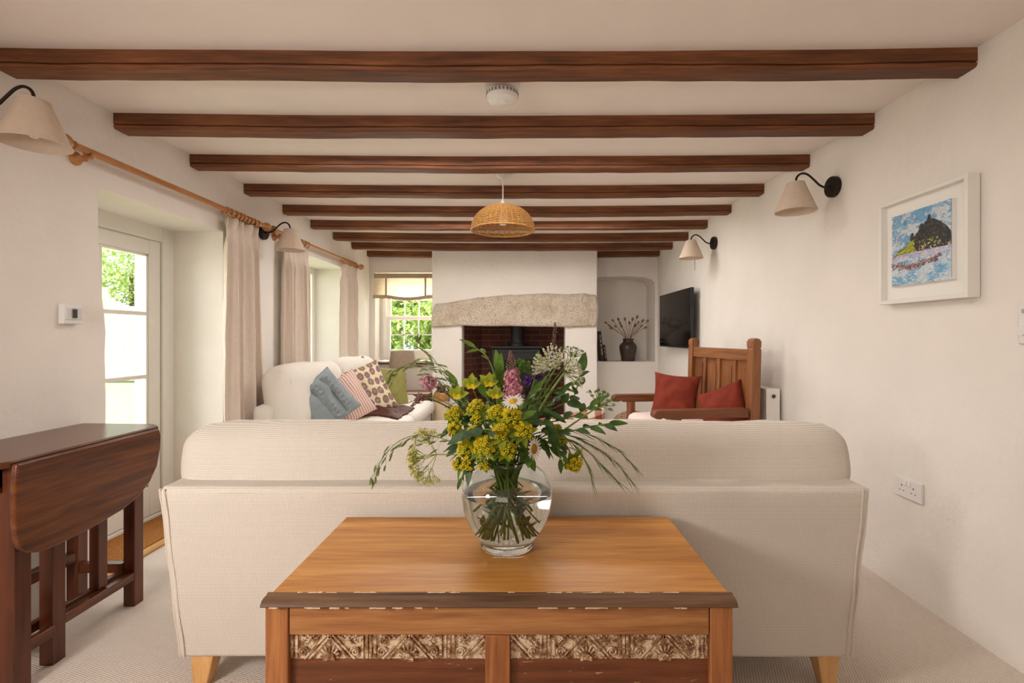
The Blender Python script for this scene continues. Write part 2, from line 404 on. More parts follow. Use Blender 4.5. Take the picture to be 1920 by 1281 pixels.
br = t.add('ShaderNodeTexBrick'); br.inputs['Color1'].default_value = S(112, 56, 38); br.inputs['Color2'].default_value = S(82, 40, 30); br.inputs['Mortar'].default_value = S(124, 96, 78)
br.inputs['Scale'].default_value = 1.0; br.inputs['Brick Width'].default_value = 0.225; br.inputs['Row Height'].default_value = 0.075; br.inputs['Mortar Size'].default_value = 0.006
t.link(cb.outputs[0], br.inputs['Vector'])
c_ = t.mix(t.math('MULTIPLY', t.noise(cb.outputs[0], 12, 5), 0.6), br.outputs[0], S(60, 30, 22)); t.set(c_, 0.85); t.bump(br.outputs['Fac'], -0.4, 0.01); BRICK = t.m
VASED = plain('dark_glazed_pot', S(66, 55, 47), 0.25, 0.15, 10)
STONEC = plain('stoneware_cream', S(212, 196, 164), 0.35, 0.06, 10)
STONEB = plain('stoneware_brown_glaze', S(160, 116, 62), 0.25, 0.15, 16)
DRY = plain('dried_stem', S(146, 110, 76), 0.8, 0.2, 30)
BOOKD = plain('dark_book_cloth', S(38, 32, 30), 0.5, 0.1, 20)
PAGES = plain('book_pages', S(216, 202, 178), 0.9, 0.05, 60)
GOLD = plain('book_spine_print', S(190, 166, 130), 0.5, 0.05, 60)
t = NT('window_glass'); gl = t.add('ShaderNodeBsdfGlossy'); gl.inputs['Roughness'].default_value = 0.02
trn = t.add('ShaderNodeBsdfTransparent'); trn.inputs[0].default_value = (0.97, 0.985, 0.975, 1)
mx = t.add('ShaderNodeMixShader'); mx.inputs[0].default_value = 0.03
t.link(trn.outputs[0], mx.inputs[1]); t.link(gl.outputs[0], mx.inputs[2]); t.link(mx.outputs[0], t.out.inputs[0]); PANE = t.m
t = NT('vase_glass'); t.set((0.93, 0.97, 0.955, 1), 0.0); t.b.inputs['Transmission Weight'].default_value = 1.0; t.b.inputs['IOR'].default_value = 1.45; VGLASS = t.m
t = NT('water'); t.set((0.97, 0.985, 0.96, 1), 0.0); t.b.inputs['Transmission Weight'].default_value = 1.0; t.b.inputs['IOR'].default_value = 1.33; WATER = t.m
t = NT('paint_strokes'); at_ = t.add('ShaderNodeVertexColor'); at_.layer_name = 'Col'; t.set(at_.outputs[0], 0.5); PAINT = t.m
LEAF = leafmat('leaf_green', S(74, 106, 38), S(114, 144, 58))
LEAFD = leafmat('leaf_dark', S(52, 80, 34), S(84, 114, 52))
LEAFB = leafmat('leaf_blue_green', S(66, 92, 66), S(96, 118, 84))
LIME = leafmat('bract_lime', S(142, 156, 38), S(172, 180, 62))
YELL = leafmat('spurge_yellow', S(214, 190, 18), S(236, 216, 50), 0.6, 0.25)
STEMG = leafmat('stem_green', S(92, 118, 44), S(128, 148, 66), 0.5, 0.1)
STEMD = leafmat('stem_brown_green', S(76, 72, 40), S(98, 96, 54), 0.5, 0.1)
PINK = leafmat('pink_petals', S(206, 124, 148), S(232, 178, 188))
MAUVE = leafmat('mauve_buds', S(132, 92, 92), S(162, 116, 112))
PURP = leafmat('violet_petals', S(84, 44, 116), S(118, 74, 148))
WHT = leafmat('white_petals', S(236, 232, 220), S(246, 244, 238))
CREAMF = leafmat('cream_florets', S(226, 220, 190), S(240, 236, 214))
ORNG = leafmat('daisy_eye', S(206, 148, 14), S(226, 176, 30), 0.7, 0.1)
BRNEYE = leafmat('daisy_spent_eye', S(156, 104, 24), S(184, 132, 40), 0.7, 0.1)
GRASSF = leafmat('oat_spikelets', S(96, 116, 66), S(142, 152, 92))
LIMEF = leafmat('lady_mantle_florets', S(198, 196, 96), S(220, 214, 130))
LAWN = plain('lawn', S(160, 168, 122), 0.9, 0.15, 3)
FENCEM = wood('fence_board', S(186, 172, 140), S(206, 190, 158), S(220, 206, 176), 'Z', 0.8)
TREEL = leafmat('tree_leaves', S(142, 170, 82), S(196, 212, 132), 0.6, 0.4)
TREED = leafmat('tree_leaves_dark', S(98, 128, 64), S(150, 172, 100), 0.6, 0.35)
BARK = plain('bark', S(86, 70, 52), 0.9, 0.3, 12, 0.4)

# ------------------------------------------------------------------ room shell
XL, XR, YB, YF, ZC = -2.05, 1.74, 6.36, -3.0, 2.293
bm = NEW(); box(bm, XL - 0.6, XR + 0.1, YF, 7.2, -0.12, 0.0); struct('floor', bm, CARPET)
bm = NEW(); nx = 40
def cz(x): return ZC - 0.014 * (1 - ((x + 0.15) / 1.9) ** 2 if abs(x + 0.15) < 1.9 else 0)
prism(bm, [(XL - 0.6 + (XR - XL + 0.8) * i / nx, cz(XL - 0.6 + (XR - XL + 0.8) * i / nx)) for i in range(nx + 1)] + [(XR + 0.2, 2.45), (XL - 0.6, 2.45)], 'Y', YF - 0.1, 7.2)
struct('ceiling', bm, CEIL)
XO = XL - 0.60
bm = NEW()
jamb = [(2.318, 1.893), (2.320, 1.75), (2.322, 1.62), (2.330, 1.50), (2.340, 1.38), (2.352, 1.30), (2.362, 1.20), (2.356, 1.1), (2.362, 0.9), (2.360, 0.5), (2.352, 0.0)]
prism(bm, [(YF, 0), (YF, 2.4), (2.318, 2.4)] + jamb, 'X', XO, XL)
box(bm, XO, XL, 2.318, 3.28, 1.893, 2.4); box(bm, XO, XL, 3.28, 4.15, 0, 2.4)
box(bm, XO, XL, 4.15, 5.52, 0, 0.78); box(bm, XO, XL, 4.15, 5.52, 1.95, 2.4); box(bm, XO, XL, 5.52, 7.2, 0, 2.4)
struct('wall_left', bm, PLASTER)
struct('wall_right', B(XR, XR + 0.16, YF, 7.2, 0, 2.4), PLASTER)
struct('wall_front', B(XL - 0.6, XR + 0.16, YF - 0.12, YF, 0, 2.4), PLASTER)
NB = 6.82
bm = NEW()
box(bm, XL, -1.975, YB, NB, 0, 2.4); box(bm, -1.975, -1.05, YB, NB, 0, 0.815); box(bm, -1.975, -1.05, YB, NB, 2.02, 2.4)
box(bm, -1.05, 0.80, 6.50, NB, 0, 2.4)
box(bm, 0.80, XR, YB, NB, 0, 0.848); box(bm, 0.80, XR, NB, NB + 0.1, 0, 2.4); box(bm, 1.705, XR, YB, NB, 0.848, 2.4)
arch = [(0.80, 2.4), (0.80, 1.93), (1.0, 1.965), (1.35, 1.975), (1.55, 1.965), (1.66, 1.935), (1.705, 1.88), (1.705, 2.4)]
prism(bm, arch, 'Y', YB, NB)
struct('wall_back', bm, PLASTER)
bm = prism(NEW(), [(-1.13, 0), (-1.13, 2.35), (0.871, 2.35), (0.871, 0), (0.484, 0), (0.484, 1.34), (-0.766, 1.34), (-0.766, 0)], 'Y', 5.85, 6.50)
struct('wall_chimney_breast', bm, PLASTER, bev=0.014)
fb = [(-0.765, 6.05), (-0.58, 6.44), (0.36, 6.44), (0.483, 6.05)]
bm = NEW()
for (a, b), (c, d) in zip(fb, fb[1:]):
    n = V((d - b, -(c - a))).normalized() * 0.03
    q = [(a, b), (c, d), (c - n.x, d - n.y), (a - n.x, b - n.y)]
    prism(bm, q, 'Z', 0.0, 1.5)
struct('wall_firebox', bm, BRICK)
struct('trim_1', B(-0.95, 0.66, 5.56, 6.4, 0.0, 0.05), plain('slate_hearth', S(64, 62, 62), 0.6, 0.2, 12))

# granite lintel: rough hand-cut block over the fire
top_px = [(90, 228), (150, 224), (225, 218), (330, 198), (420, 185), (560, 160), (640, 156), (700, 150), (770, 142), (900, 130), (980, 133), (1050, 128), (1190, 120), (1300, 115), (1400, 120), (1500, 125), (1620, 120), (1720, 112), (1790, 128), (1850, 130)]
bot_px = [(60, 487), (150, 483), (330, 468), (500, 474), (700, 478), (900, 474), (1100, 480), (1300, 482), (1530, 487), (1700, 480), (1860, 478)]
def interp(L, x):
    if x <= L[0][0]: return L[0][1]
    for (a, b), (c, d) in zip(L, L[1:]):
        if x <= c: return b + (d - b) * (x - a) / (c - a)
    return L[-1][1]
bm = NEW(); NC, NR = 110, 22; G = {}
for i in range(NC + 1):
    for j in range(NR + 1):
        s, tt = i / NC, j / NR
        lx = 90 + (45 - 90) * math.sin(PI / 2 * min(1, (1 - tt) / 0.75)) if tt < 0.99 else 90
        rx = 1850 + 27 * math.sin(PI * (1 - tt))
        zx = lx + (rx - lx) * s; zt = interp(top_px, zx); zb = interp(bot_px, zx)
        zy = zb + (zt - zb) * tt
        p = at(800 + zx / 5.818, 530 + zy / 5.818, 5.80)
        e = min(tt, 1 - tt, s * 6, (1 - s) * 6) * NR
        p.y += 0.014 * noise.noise(p * 9) + 0.010 * noise.noise(p * 24) + (0.03 if tt == 1 else 0.016 if tt > .94 else 0) + (0.02 if e < 0.5 and tt < 1 else 0)
        if tt > 0.86: p.y += 0.006 * noise.noise(V((p.x * 30, 1, 1)))
        G[i, j] = bm.verts.new(p)
back = {}
for i in range(NC + 1):
    for j in (0, NR): back[i, j] = bm.verts.new(V((G[i, j].co.x, 5.862, G[i, j].co.z)))
for i in range(NC):
    for j in range(NR): bm.faces.new((G[i, j], G[i + 1, j], G[i + 1, j + 1], G[i, j + 1]))
    bm.faces.new((G[i, NR], G[i + 1, NR], back[i + 1, NR], back[i, NR])); bm.faces.new((back[i, 0], back[i + 1, 0], G[i + 1, 0], G[i, 0]))
for i in (0, NC): bm.faces.new([G[i, j] for j in range(NR + 1)] + [back[i, NR], back[i, 0]])
solo('fireplace_lintel', bm, GRANITE, 'rough pale granite lintel spanning the fireplace opening', 'lintel', ang=60)

# ceiling beams
BY = [1.862, 2.405, 2.95, 3.52, 4.08, 4.61, 5.155, 5.70, 6.255]
BL = ['dark oak ceiling beam nearest the camera, right in front of the smoke alarm',
      'second ceiling beam from the camera, just behind the smoke alarm',
      'third ceiling beam from the camera, the one in front of the pendant lamp',
      'fourth ceiling beam from the camera, just behind the pendant cord',
      'fifth ceiling beam, crossing behind the top of the rattan shade',
      'sixth ceiling beam, crossing behind the lower half of the rattan shade',
      'seventh ceiling beam, showing just under the rattan shade rim',
      'ceiling beam running along the top edge of the chimney breast',
      'ceiling beam against the far wall, cut in two by the chimney breast']
for k, y0 in enumerate(BY):
    bm = NEW(); n = 70; dp = 0.092 + 0.006 * math.sin(k * 2.1); dr = 0.074 + 0.004 * math.sin(k * 1.3)
    prof = [(0, 0.03), (0, -0.68 * dr), (0.009, -0.71 * dr), (0.009, -0.75 * dr), (0, -0.79 * dr), (0.003, -0.93 * dr), (0.010, -dr), (dp - 0.006, -dr), (dp, -dr + 0.008), (dp, 0.03)]
    rings = []
    for i in range(n + 1):
        x = XL - 0.01 + (XR - XL + 0.02) * i / n; q = V((x * 1.4, k * 7.3, 0))
        oz = 0.005 * noise.noise(q) + 0.002 * noise.noise(q * 5); oy = 0.006 * noise.noise(q + V((0, 0, 5)))
        rings.append([bm.verts.new((x, y0 + oy + a, cz(x) + b + (oz if b < 0.02 else 0) + 0.0015 * noise.noise(V((x * 9, a * 30, b * 30 + k))))) for a, b in prof])
    for A, Bq in zip(rings, rings[1:]):
        for j in range(len(prof) - 1): bm.faces.new((A[j], A[j + 1], Bq[j + 1], Bq[j]))
        bm.faces.new((A[-1], A[0], Bq[0], Bq[-1]))
    bm.faces.new(rings[0]); bm.faces.new(rings[-1][::-1])
    solo('ceiling_beam', bm, BEAM, BL[k], 'beam', 'old wooden ceiling beams', kind='thing', ang=28)

# ------------------------------------------------------------------ glazed door, windows
dr = thing('door_1', None, None, (-2.42, 2.8, 0), kind='structure')
bm = NEW(); x0, x1 = -2.46, -2.385
for q in ((2.20, 2.30, 0, 1.9), (3.185, 3.285, 0, 1.9), (2.30, 3.185, 1.80, 1.9), (2.30, 3.185, 0, 0.03)): box(bm, x0, x1, q[0], q[1], q[2], q[3])
part('door_frame', bm, WHITE, dr, bev=0.004)
bm = NEW(); x0, x1 = -2.455, -2.40
for q in ((2.305, 2.40, 0.035, 1.795), (3.088, 3.18, 0.035, 1.795), (2.40, 3.088, 1.705, 1.795), (2.40, 3.088, 0.035, 0.22)): box(bm, x0, x1, q[0], q[1], q[2], q[3])
lf = part('door_leaf', bm, WHITE, dr, bev=0.004)
bm = NEW()
for z in (1.325, 0.925, 0.53): box(bm, -2.44, -2.412, 2.40, 3.088, z - 0.012, z + 0.012)
box(bm, -2.44, -2.412, 2.735, 2.757, 0.22, 1.705)
for q in ((2.40, 2.415, 0.22, 1.705), (3.073, 3.088, 0.22, 1.705), (2.4, 3.088, 1.69, 1.705), (2.4, 3.088, .22, .235)): box(bm, -2.445, -2.408, *q)
part('glazing_bar', bm, WHITE, lf, bev=0.003)
part('glass_pane', B(-2.43, -2.426, 2.40, 3.088, 0.22, 1.705), PANE, lf)
bm = NEW(); tube(bm, [(-2.40, 2.35, 1.0), (-2.36, 2.35, 1.0), (-2.35, 2.36, 1.0), (-2.35, 2.45, 1.0)], 0.009); box(bm, -2.402, -2.392, 2.33, 2.37, 0.9, 1.1)
part('door_handle', bm, CHROME, lf)
struct('trim_2', B(XL - 0.045, XL + 0.012, 2.34, 3.28, -0.01, 0.012), THRESH, bev=0.004)
solo('doormat', B(-2.385, XL - 0.05, 2.37, 3.27, 0.0, 0.014), COIR, 'brown coir mat filling the recess in front of the glazed door', 'doormat', bev=0.004)

wd = thing('window_1', None, None, (-2.42, 4.83, 0.8), kind='structure')
bm = NEW()
for q in ((4.15, 4.22, 0.79, 1.95), (5.45, 5.52, 0.79, 1.95), (4.22, 5.45, 1.88, 1.95), (4.22, 5.45, 0.79, 0.86), (4.80, 4.87, 0.86, 1.88)): box(bm, -2.46, -2.40, *q)
fr_ = part('window_frame', bm, WHITE, wd, bev=0.004)
bm = NEW()
for z in (1.2, 1.54): box(bm, -2.44, -2.42, 4.22, 5.45, z - 0.01, z + 0.01)
for y in (4.5, 5.15): box(bm, -2.44, -2.42, y - 0.01, y + 0.01, 0.86, 1.88)
part('glazing_bar', bm, WHITE, fr_)
part('glass_pane', B(-2.432, -2.428, 4.22, 5.45, 0.86, 1.88), PANE, fr_)
part('window_sill', B(-2.40, XL + 0.01, 4.13, 5.54, 0.775, 0.80), WHITE, wd, bev=0.004)

wb = thing('window_2', None, None, (-1.5, 6.6, 0.85), kind='structure')
bm = NEW(); y0, y1 = 6.55, 6.66
for q in ((-1.93, -1.885, 0.86, 2.02), (-1.10, -1.05, 0.86, 2.02), (-1.885, -1.10, 1.95, 2.02), (-1.885, -1.10, 0.86, 0.90)): box(bm, q[0], q[1], y0, y1, q[2], q[3])
box(bm, -1.975, -1.93, 6.58, 6.64, 0.85, 2.02)
part('window_frame', bm, WHITE, wb, bev=0.004)
def sash(z0, z1, y, rows, bottom):
    bm = NEW()
    box(bm, -1.885, -1.835, y, y + 0.035, z0, z1); box(bm, -1.15, -1.10, y, y + 0.035, z0, z1)
    box(bm, -1.835, -1.15, y, y + 0.035, z0, z0 + bottom); box(bm, -1.835, -1.15, y, y + 0.035, z1 - 0.045, z1)
    s = part('sash', bm, WHITE, wb, bev=0.003); bm = NEW()
    for x in (-1.655, -1.455, -1.265): box(bm, x - 0.008, x + 0.008, y + 0.008, y + 0.028, z0 + bottom, z1 - 0.045)
    for k in range(1, rows):
        z = z0 + bottom + (z1 - 0.045 - z0 - bottom) * k / rows; box(bm, -1.835, -1.15, y + 0.008, y + 0.028, z - 0.008, z + 0.008)
    part('glazing_bar', bm, WHITE, s); part('glass_pane', B(-1.835, -1.15, y + 0.016, y + 0.019, z0 + bottom, z1 - 0.045), PANE, s)
sash(0.90, 1.45, 6.565, 2, 0.10); sash(1.42, 1.95, 6.61, 2, 0.04)
part('window_sill', B(-2.04, -1.135, 6.29, 6.555, 0.815, 0.842), SILLW, wb, bev=0.005, label='dark wooden window sill')

# roman blind
rb = thing('roman_blind', 'half-raised cream roman blind over the small sash window', 'blind', (-1.55, 6.34, 1.68))
bm = NEW(); nx, nz = 40, 14; G = {}
for i in range(nx + 1):
    for j in range(nz + 1):
        x = -1.985 + 0.84 * i / nx; s = j / nz
        sc = 0.03 * math.sin(PI * ((x + 1.80) / 0.53)) if -1.80 < x < -1.27 else 0
        z = 2.0 - 0.30 * s - max(0, sc) * max(0, (s - 0.4) / 0.6)
        y = 6.342 - 0.018 * s - 0.010 * math.sin(s * 9) * s
        G[i, j] = bm.verts.new((x, y, z))
for i in range(nx):
    for j in range(nz): bm.faces.new((G[i, j], G[i + 1, j], G[i + 1, j + 1], G[i, j + 1]))
part('blind_cloth', bm, BLIND, rb)
bm = NEW(); box(bm, -1.985, -1.145, 6.335, 6.345, 1.945, 2.005)
part('head_band', bm, BLINDT, rb, bev=0.003)
bm = NEW()
for i in range(24):
    x0_ = -1.99 + 0.85 * i / 24; x1_ = x0_ + 0.85 / 24 + 0.001
    sc = lambda x: -0.03 * math.sin(PI * ((x + 1.80) / 0.53)) if -1.80 < x < -1.27 else 0
    z = 1.69 + sc((x0_ + x1_) / 2); box(bm, x0_, x1_, 6.302, 6.325, z - 0.012, z + 0.03)
part('hem_fold', bm, BLINDT, rb, bev=0.003)
for x in (-1.82, -1.305):
    bm = NEW(); box(bm, x - 0.011, x + 0.011, 6.312, 6.318, 1.70, 2.0)
    st = part('tie_strap', bm, BLINDT, rb); bm = NEW()
    for sg in (-1, 1): leaf(bm, V((x, 6.31, 1.70)), V((sg, -0.1, -0.35)), 0.075, 0.035, V((0, -1, 0)), 0.1)
    ball(bm, (x, 6.308, 1.70), 0.014); part('bow', bm, BLINDT, st)

# ------------------------------------------------------------------ curtain poles and curtains
PX = -1.985; PZ = 2.02
def pole(y0, y1, label, brackets):
    t = thing('curtain_pole', label, 'curtain pole', (PX, (y0 + y1) / 2, PZ), group='wooden curtain poles on the left wall')
    part('pole', tube(NEW(), [(PX, y0, PZ), (PX, y1, PZ)], 0.0165, 14), POLE, t)
    for y, s in ((y0, -1), (y1, 1)):
        bm = NEW(); M = Matrix.Translation(V((PX, y, PZ))) @ Matrix.Rotation(-PI / 2 * s, 4, 'X')
        lathe(bm, [(0.0, 0.0), (0.019, 0.0), (0.021, 0.008), (0.014, 0.014), (0.018, 0.022), (0.03, 0.036), (0.034, 0.052), (0.029, 0.068), (0.016, 0.079), (0, 0.083)], 20, M=M)
        part('finial', bm, POLE, t)
    for y in brackets:
        bm = NEW(); M = Matrix.Translation(V((XL, y, PZ - 0.03))) @ Matrix.Rotation(PI / 2, 4, 'Y')
        lathe(bm, [(0, 0), (0.032, 0), (0.03, 0.01), (0.016, 0.016), (0.014, 0.05), (0, 0.052)], 18, M=M)
        tube(bm, [(PX - 0.02 * math.cos(a) , y, PZ + 0.021 * math.sin(a) - 0.004) for a in [0.2 - k * PI / 8 - 0 for k in range(0, 9)]][::-1], 0.007, 8)
        box(bm, PX - 0.028, PX + 0.012, y - 0.010, y + 0.010, PZ - 0.034, PZ - 0.0185)
        part('bracket', bm, POLE, t)
    return t
pole(2.13, 3.66, 'honey wooden curtain pole above the glazed door', (2.20, 3.55))
pole(3.86, 5.80, 'wooden curtain pole over the second left-hand window, beyond the wall lamp', (3.94, 5.70))

def curtain(y0, y1, b0, b1, nf, label, seed, nring, ringspan=None):
    t = thing('curtain', label, 'curtain', (PX, (y0 + y1) / 2, 0.02), group='linen curtains along the left wall')
    bm = NEW(); nx, nz = 150, 46; G = {}; zt, zb = 1.975, 0.02; rs = random.Random(seed)
    ph = [rs.uniform(0, 6) for _ in range(6)]
    for j in range(nz + 1):
        s = j / nz; z = zt + (zb - zt) * s
        for i in range(nx + 1):
            u = i / nx; k = min(1, s / 0.10)
            y = (y0 + (y1 - y0) * u) * (1 - s) + (b0 + (b1 - b0) * u) * s
            fold = math.sin(2 * PI * nf * u + ph[0]); fold2 = math.sin(2 * PI * (nf * 0.62) * u + ph[1] + 1.1 * s + 0.7 * math.sin(3 * u + ph[2]))
            pin = 1 - 0.75 * math.exp(-((s - 0.055) / 0.03) ** 2)
            a = 0.040 * pin * (0.62 * fold * (1 - 0.30 * s) + (0.2 + 0.42 * s) * fold2)
            a += 0.004 * noise.noise(V((u * 8, s * 9, seed))) + 0.0022 * noise.noise(V((u * 40, s * 22, seed)))
            yy = y + 0.014 * math.cos(2 * PI * nf * u + ph[0]) * k + 0.012 * math.sin(s * 5 + ph[3]) * s
            G[i, j] = bm.verts.new((max(XL + 0.012, PX + 0.004 + a), yy, z))
    for i in range(nx):
        for j in range(nz): bm.faces.new((G[i, j], G[i + 1, j], G[i + 1, j + 1], G[i, j + 1]))
    o = part('curtain_cloth', bm, CURT, t, ang=80)
    so_ = o.modifiers.new('cloth', 'SOLIDIFY'); so_.thickness = 0.003
    r0, r1 = ringspan or (y0, y1)
    for k in range(nring):
        y = r0 + (r1 - r0) * (k + 0.5) / nring + rs.uniform(-0.008, 0.008); tl = rs.uniform(-0.25, 0.25)
        bm = NEW(); pts = [V((PX + 0.0245 * math.cos(a), y + tl * 0.02 * math.sin(a), PZ - 0.0075 + 0.0245 * math.sin(a))) for a in [2 * PI * q / 20 for q in range(20)]]
        tube(bm, pts, 0.0052, 8, closed=True)
        ball(bm, (PX, y, PZ - 0.038), 0.004); tube(bm, [(PX, y, PZ - 0.036), (PX - 0.003, y, PZ - 0.055)], 0.002, 5)
        part('curtain_ring', bm, POLE, t)
    return t
curtain(3.19, 3.60, 3.17, 3.70, 4.6, 'pinch-pleated oatmeal linen curtain hanging between glazed door and sofa', 3, 9)
curtain(3.98, 4.43, 3.97, 4.57, 5.2, 'linen curtain hanging behind the second left wall lamp', 11, 7)
curtain(5.25, 5.66, 5.22, 5.76, 4.6, 'linen curtain farthest along the left wall, next to the far corner', 19, 8)

# ------------------------------------------------------------------ wall lamps (built pointing +x from the wall)
def wall_lamp(name_label, loc, rz):
    t = thing('wall_lamp', name_label, 'wall lamp', loc, rz, 'swan-neck wall lamps')
    M = Matrix.Rotation(PI / 2, 4, 'Y')
    bp = part('back_plate', lathe(NEW(), [(0, 0), (0.056, 0), (0.058, 0.004), (0.058, 0.024), (0.054, 0.03), (0.02, 0.031), (0, 0.031)], 30, M=M), DARKM, t, world=False)
    pts = smooth_path([(0.02, 0, 0), (0.05, 0, -0.004), (0.085, 0, 0.008), (0.12, 0, 0.04), (0.15, 0, 0.066), (0.178, 0, 0.076), (0.203, 0, 0.068), (0.218, 0, 0.048), (0.222, 0, 0.018)], 5)
    bm = tube(NEW(), pts, 0.0058, 10); lathe(bm, [(0, 0), (0.012, 0), (0.012, 0.014), (0.008, 0.02), (0, 0.02)], 16, M=Matrix.Translation(V((0.03, 0, 0))) @ M)
    part('arm', bm, DARKM, t, world=False)
    c = V((0.222, 0, 0)); zt, zb, rt, rb_ = 0.022, -0.138, 0.044, 0.108
    bm = lathe(NEW(), [(rt, zt), (rb_, zb), (rb_ - 0.003, zb), (rt - 0.003, zt - 0.002)], 48, loc=c, close=True)
    sh = part('lamp_shade', bm, SHADE, t, world=False, ang=60)
    bm = lathe(NEW(), [(rb_ + 0.0012, zb - 0.001), (rb_ - 0.003, zb + 0.009), (rb_ - 0.006, zb + 0.007), (rb_ - 0.002, zb - 0.003)], 48, loc=c, close=True)
    part('lower_rim', bm, SHADE, sh, world=False); bm = NEW()
    lathe(bm, [(rt + 0.0012, zt + 0.001), (rt + 0.004, zt - 0.007), (rt, zt - 0.008), (rt - 0.003, zt)], 48, loc=c, close=True)
    for k in range(3):
        a = 2 * PI * k / 3; tube(bm, [c + V((0, 0, 0.008)), c + V((0.041 * math.cos(a), 0.041 * math.sin(a), 0.015))], 0.0016, 5)
    part('upper_rim', bm, SHADE, sh, world=False)
    part('bulb_holder', lathe(NEW(), [(0, 0.02), (0.014, 0.02), (0.016, 0.0), (0.016, -0.03), (0, -0.03)], 18, loc=c), BRASS, t, world=False)
    part('bulb', lathe(NEW(), [(0, -0.118), (0.012, -0.115), (0.022, -0.10), (0.023, -0.085), (0.016, -0.06), (0.011, -0.045), (0.011, -0.031), (0, -0.031)], 18, loc=c), BULB, t, world=False)
    return t
L1 = wall_lamp('cream shaded wall lamp nearest on the left wall, cut by the picture edge', (XL, 1.80, 2.035), 0)
def lampcopy(label, loc, rz):
    c = copy_tree(L1); c.location = loc; c.rotation_euler = (0, 0, rz); c['label'] = label; return c
lampcopy('cream shaded wall lamp on the left wall between the two curtain poles', (XL, 3.76, 1.99), 0)
lampcopy('cream shaded wall lamp on the right wall beside the framed painting', (XR, 2.715, 2.02), PI)
lamp4 = lampcopy('cream shaded wall lamp on the right wall above the television', (XR, 4.43, 2.035), PI)
bm = NEW(); pts = smooth_path([at(1291, 487, 4.95), at(1288, 478, 4.95), at(1284, 486, 4.95), at(1274, 500, 4.95), at(1262, 507, 4.95), at(1254, 500, 4.95), at(1257, 489, 4.95), at(1264, 484, 4.95)], 6)
for p in pts: p.x = XR - 0.006
tube(bm, pts, 0.0028, 6); solo('cable_loop', bm, WHITEP, 'thin loop of pale cable curling on the right wall under the far lamp', 'cable')

# ------------------------------------------------------------------ pendant lamp
pd = thing('pendant_lamp', 'woven rattan dome pendant lamp hanging from the ceiling', 'pendant lamp', (-0.152, 3.28, 2.285))
c = V((-0.152, 3.28, 0)); zc = cz(c.x)
part('ceiling_rose', lathe(NEW(), [(0, zc + 0.004), (0.05, zc + 0.004), (0.052, zc - 0.006), (0.045, zc - 0.016), (0.018, zc - 0.026), (0.008, zc - 0.04), (0, zc - 0.04)], 28, loc=c), WHITEP, pd)
part('cord', tube(NEW(), [c + V((0, 0, zc - 0.03)), c + V((0, 0, 2.09))], 0.0045, 8), WHITEP, pd)
part('bulb_holder', lathe(NEW(), [(0, 2.11), (0.007, 2.11), (0.014, 2.095), (0.02, 2.075), (0.02, 2.03), (0, 2.03)], 20, loc=c), WHITEP, pd)
part('bulb', lathe(NEW(), [(0, 1.93), (0.02, 1.935), (0.03, 1.96), (0.026, 1.985), (0.014, 2.01), (0.013, 2.03), (0, 2.03)], 20, loc=c), BULB, pd)
bm = NEW(); NRG = 30; R0, ZR, HH = 0.212, 1.905, 0.165
def dome(s):
    a = s * PI / 2 * 0.97; return R0 * math.cos(a) ** 0.9, ZR + HH * math.sin(a)
for k in range(NRG):
    r, z = dome(k / NRG); n = 72
    pts = [c + V(((r + 0.0022 * (1 if (q // 2 + k) % 2 else -1)) * math.cos(2 * PI * q / n), (r + 0.0022 * (1 if (q // 2 + k) % 2 else -1)) * math.sin(2 * PI * q / n), z)) for q in range(n)]
    tube(bm, pts, 0.0029, 5, closed=True)
shd = part('lamp_shade', bm, RATTAN, pd, ang=80)
bm = NEW()
for q in range(36):
    a = 2 * PI * q / 36
    tube(bm, [c + V((dome(s / 8 * 0.96)[0] * math.cos(a), dome(s / 8 * 0.96)[0] * math.sin(a), dome(s / 8 * 0.96)[1])) for s in range(9)], 0.0026, 5)
part('shade_rib', bm, RATTAN, shd)
bm = NEW(); tube(bm, [c + V(((R0 + 0.002) * math.cos(2 * PI * q / 72), (R0 + 0.002) * math.sin(2 * PI * q / 72), ZR - 0.004 + 0.001 * math.sin(q * 3))) for q in range(72)], 0.006, 8, closed=True)
part('shade_rim', bm, RATTAN, shd)

# smoke alarm
c = V((-0.1, 2.10, cz(-0.1)))
sm = thing('smoke_alarm', 'round white smoke alarm on the ceiling behind the first beam', 'smoke alarm', c)
part('mounting_base', lathe(NEW(), [(0, 0.004), (0.072, 0.004), (0.074, -0.02), (0.07, -0.034), (0, -0.034)], 40, loc=c), WHITEP, sm)
cv = part('cover', lathe(NEW(), [(0, -0.034), (0.064, -0.034), (0.064, -0.040), (0.069, -0.042), (0.069, -0.062), (0.062, -0.075), (0.04, -0.083), (0.0, -0.086)], 40, loc=c), WHITEP, sm, ang=25)
bm = NEW()
for q in range(26):
    a = 2 * PI * q / 26; M = Matrix.Translation(c) @ Matrix.Rotation(a, 4, 'Z'); box(bm, 0.0655, 0.0705, -0.004, 0.004, -0.058, -0.046, M)
part('vent_slots', bm, plain('vent_grey', S(150, 140, 132), 0.6), cv)
part('test_button', lathe(NEW(), [(0, -0.084), (0.016, -0.0845), (0.016, -0.089), (0, -0.09)], 20, loc=c + V((0.006, -0.012, 0))), MATW, sm)

# ------------------------------------------------------------------ switches and sockets
sw = thing('light_switch', 'chrome light switch on a white box beside the glazed door', 'light switch', (XL, 2.175, 1.24))
part('back_box', B(XL, XL + 0.03, 2.120, 2.205, 1.235, 1.325), WHITEP, sw, bev=0.004)
part('face_plate', B(XL + 0.03, XL + 0.034, 2.124, 2.201, 1.255, 1.308), plain('satin_chrome', S(232, 230, 228), 0.3, 0.01, 8, metal=0.25), sw, bev=0.0015)
bm = NEW(); box(bm, XL + 0.034, XL + 0.041, 2.153, 2.171, 1.262, 1.302); part('rocker', bm, DARKP, sw, bev=0.002)

